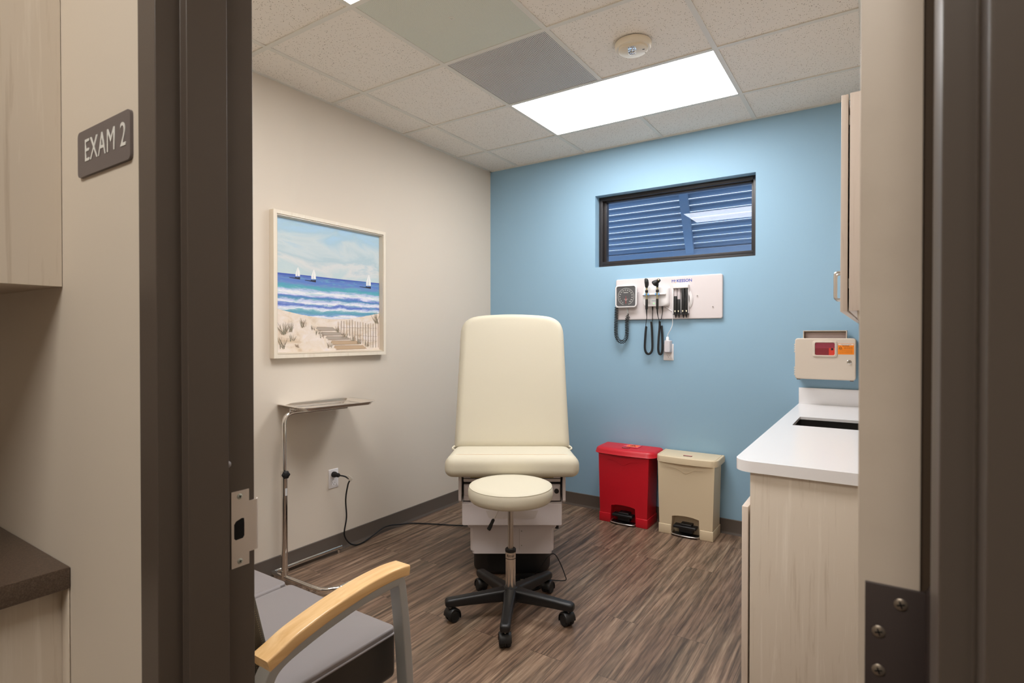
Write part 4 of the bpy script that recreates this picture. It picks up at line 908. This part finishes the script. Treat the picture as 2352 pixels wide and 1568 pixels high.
# ------------------------------------------------------------------ step-on waste bins
def step_bin(x, label, mt, lid_w, style):
    t = thing('step_bin', label, 'waste bin', (x, 3.68, 0)); hb, ht = .1755, .1865; zt = .485
    def xs_(z): return hb+(ht-hb)*z/zt
    nw = .094; arch = [(nw-.006, .123), (.05, .131), (0, .134), (-.05, .131), (-nw+.006, .123)]
    front = [(-hb, 0), (-nw, 0)]+[(-q[0], q[1]) for q in arch]+[(nw, 0), (hb, 0), (xs_(.062), .062), (xs_(.064)-.002, .0635), (ht, zt), (-ht, zt), (-xs_(.064)+.002, .0635), (-xs_(.062), .062)]
    mb = MB(); mb.prism(front, 0, .075, 'y'); mb.build('body', mt, t, smooth=0, bevel=.005)
    mb = MB(); mb.prism([(-hb+.001, 0), (hb-.001, 0), (ht-.001, zt), (-ht+.001, zt)], .06, .195, 'y'); mb.build('rear_shell', mt, t, smooth=0, bevel=.012)
    for s_ in (-1, 1): MB().box(min(s_*(nw+.001), s_*(hb+.0035)), max(s_*(nw+.001), s_*(hb+.0035)), -.003, .196, 0, .063, .003).build('base_foot', mt, t)
    # swooping crease under the lid
    pts = [(-.115+.23*k/24, -.0012, .448-.030*math.exp(-((k-12)/4.5)**2)) for k in range(25)]; MB().tube(pts, .0014, 6).build('crease', mt, t)
    lid = MB(); lw = lid_w; cr_ = .07 if style == 'dome' else .052
    def dsh(i, n=12):
        P = [(-lw/2+i, .205), (-lw/2+i, .045)]
        P = [(lw/2-i, .207-i*.3), (-lw/2+i, .207-i*.3), (-lw/2+i, .06)]
        for k in range(n+1):
            a = PI+PI/2*k/n; P.append((-lw/2+cr_+(cr_-i)*math.cos(a), .052+(.062-i)*math.sin(a)))
        for k in range(1, 8):
            q = k/8; P.append(((-lw/2+cr_)+(lw-2*cr_)*q, -.010+i-.010*math.sin(PI*q)))
        for k in range(n+1):
            a = 1.5*PI+PI/2*k/n; P.append((lw/2-cr_+(cr_-i)*math.cos(a), .052+(.062-i)*math.sin(a)))
        P.append((lw/2-i, .06)); return P[::-1]
    if style == 'dome': L = [(.484, .006), (.486, 0), (.489, -.003), (.492, 0), (.508, .004), (.519, .010), (.525, .018), (.528, .03)]
    else: L = [(.478, .004), (.480, 0), (.510, .0), (.519, .002), (.522, .006), (.5215, .013), (.5185, .0145), (.5185, .018), (.5215, .0195), (.523, .03)]
    R = []
    for z, i in L: R.append([(a, b, z+(.004*min(1, max(0, b/.2)))) for a, b in dsh(max(0, i) if i >= 0 else i)])
    lid.rings(R); ld = lid.build('lid', mt, t, smooth=40)
    mb = MB(); zz = .5315 if style == 'dome' else .5265; bx = .0 if style == 'dome' else .0
    mb.box(-.028, .028, .046, .064, zz-.004, zz+.0004); mb.box(-.026, .026, .048, .062, zz+.0004, zz+.0008, mi=1); mb.build('maker_badge', [ink_black, mat('badge_red', S(200, 40, 50), .4) if style == 'dome' else bpy.data.materials['badge_red']], ld, smooth=0)
    text('Rubbermaid', .0088, ink_white, ld, (0, .055, zz+.0009), rot=(0, 0, 0), ext=.0002)
    if style == 'dome':
        st2 = MB().box(-.035, .075, .085, .185, .5325, .5335).build('sticker_sheet', mat('clear_sticker', S(226, 74, 98), .25), ld, smooth=0)
        mb = MB(); mb.box(-.02, .065, .10, .17, .5335, .5338); mb.build('warning_sticker', orange_red, ld, smooth=0)
        mb = MB()
        for a in (90, 210, 330):
            c_ = (.022+.010*math.cos(math.radians(a)), .137+.010*math.sin(math.radians(a)))
            mb.tube([(c_[0]+.0095*math.cos(math.radians(a-140+20*k)), c_[1]+.0095*math.sin(math.radians(a-140+20*k)), .534) for k in range(15)], .0016, 6)
        mb.build('biohazard_symbol', ink_black, ld)
    pd = MB(); pd.box(-.078, .072, -.012, .05, .052, .070, .005); pd.box(-.035, .04, .0, .058, .066, .082, .003); pd.box(-.045, .045, .01, .058, .02, .055, .004); pd.build('pedal', black, t)
    mb = MB(); mb.tube(bez([(-.088, .045, .018), (-.09, .01, .014), (-.083, -.014, .012), (-.045, -.026, .012), (0, -.030, .012), (.045, -.026, .012), (.083, -.014, .012), (.09, .01, .014), (.088, .045, .018)], 6), .0045, 10); mb.build('kick_bar', steel, t)
    MB().box(-.08, .08, -.02, .05, .004, .009, .002).build('pedal_plate', black, t)
step_bin(-1.489, 'red step-on waste bin with a domed red lid against the blue wall', bin_red, .452, 'dome')
step_bin(-1.053, 'beige step-on waste bin beside the red bin', bin_beige, .408, 'flat')

# ------------------------------------------------------------------ ceiling strobe
t = thing('ceiling_strobe', 'round cream ceiling alarm with clear flash lens', 'alarm', (-.990, 2.565, H-.001), .2)
mb = MB(); mb.lathe([(.086, 0), (.088, -.006), (.086, -.018), (.080, -.026), (.05, -.027), (.02, -.027)], 48); mb.build('base', mat('ivory_plastic', S(232, 220, 198), .4), t, smooth=45)
mb = MB(); P_ = [(.07*math.cos(math.radians(a)), .07*math.sin(math.radians(a))) for a in range(-50, 231, 10)]
mb.rings([[(x, y, z) for x, y in inset(P_, i)] for z, i in ((-.025, 0), (-.034, .001), (-.038, .006))]); mb.build('cap', bpy.data.materials['ivory_plastic'], t, smooth=45)
mb = MB(); mb.box(-.016, .016, -.052, -.018, -.062, -.036, .004); mb.build('flash_lens', clear, t)
mb = MB(); mb.box(-.019, .019, -.05, -.012, -.041, -.036, .002); mb.tube([(-.006, -.035, -.058), (.006, -.035, -.040)], .003, 8); mb.build('flash_reflector', chrome, t)
MB().box(.045, .055, -.006, -.002, -.0392, -.037).build('slot', dark, t, smooth=0)
MB().box(.052, .055, .03, .033, -.0392, -.037).build('slot', dark, t, smooth=0)

# ------------------------------------------------------------------ two-seat guest chair
t = thing('tandem_chair', 'grey vinyl two-seat waiting chair with pale maple arm by the doorway', 'chair', (-1.155, .80, 0))
ox, oy = -1.155, .80
armp = [(0, -.080, .606), (0, -.045, .618), (0, .0, .634), (0, .09, .653), (0, .20, .668), (0, .29, .672), (0, .34, .670), (0, .372, .666)]
def sweep(mb, path, w_, h_, dz=0, rad=.006, mi=0, x0=0):
    P = bez(path, 5); R = []
    for i, p in enumerate(P):
        tt = (P[min(i+1, len(P)-1)]-P[max(0, i-1)]).normalized(); up = Vector((0, -tt.z, tt.y))
        R.append([tuple(Vector((a+x0, p.y, p.z+0))+up*(b+dz)) for a, b in rr(w_, h_, rad, 4)])
    mb.rings(R, mi)
for xo in (0, -1.13):
    mb = MB(); sweep(mb, armp, .062, .030, -.017, .005, x0=xo); mb.build('armrest', maple, t, smooth=50)
    mb = MB()
    fr_path = [(0, -.075, 0), (0, -.082, .2), (0, -.085, .40), (0, -.080, .51), (0, -.068, .555), (0, -.045, .578), (0, .0, .594), (0, .09, .613), (0, .20, .628), (0, .29, .632), (0, .328, .631), (0, .339, .626), (0, .345, .612), (0, .350, .58), (0, .362, .48), (0, .374, .34), (0, .384, .17), (0, .39, 0)]
    sweep(mb, fr_path, .042, .028, 0, .004, x0=xo+.006); mb.build('side_frame', bench_grey, t, smooth=40)
for k in range(2):
    xc = -.296-.532*k
    mb = MB(); poly = rr(.515, .455, .02, 5, xc, .158)
    puff(poly, .020, .007, .003, lambda a, b, h: (a, b, .442+h), mb=mb, r2=.002); sc_ = mb.build('seat_top', gvinyl, t, smooth=60)
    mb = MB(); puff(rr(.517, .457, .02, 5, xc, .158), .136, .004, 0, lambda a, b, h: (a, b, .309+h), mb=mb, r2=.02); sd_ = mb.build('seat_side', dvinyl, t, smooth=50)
    pts = [(a, b, .4445) for a, b in rr(.519, .459, .02, 5, xc, .158)]; MB().tube(pts+[pts[0]], .0032, 8, cap=False).build('seat_piping', gvinyl, sc_)
    # back pad, leaning back
    mb = MB(); a_ = math.radians(13)
    def bf(a, b, h): return (a, -.030-b*math.sin(a_)-h*math.cos(a_)*-1-.018, .46+b*math.cos(a_)+h*math.sin(a_))
    puff(rr(.50, .38, .06, 6, xc, .19), .055, .022, .004, bf, mb=mb, r2=.02); mb.build('backrest', mesh_fab, t, smooth=60)
mb = MB(); mb.tube([(-.562, -.06, .458), (-.562, .345, .458)], .013, 12); mb.build('seat_divider', gvinyl, t, smooth=50)
mb = MB(); mb.box(-1.13, 0, -.02, .02, .28, .308); mb.box(-1.13, 0, .28, .32, .28, .308); mb.build('seat_rail', bench_grey, t, smooth=0)
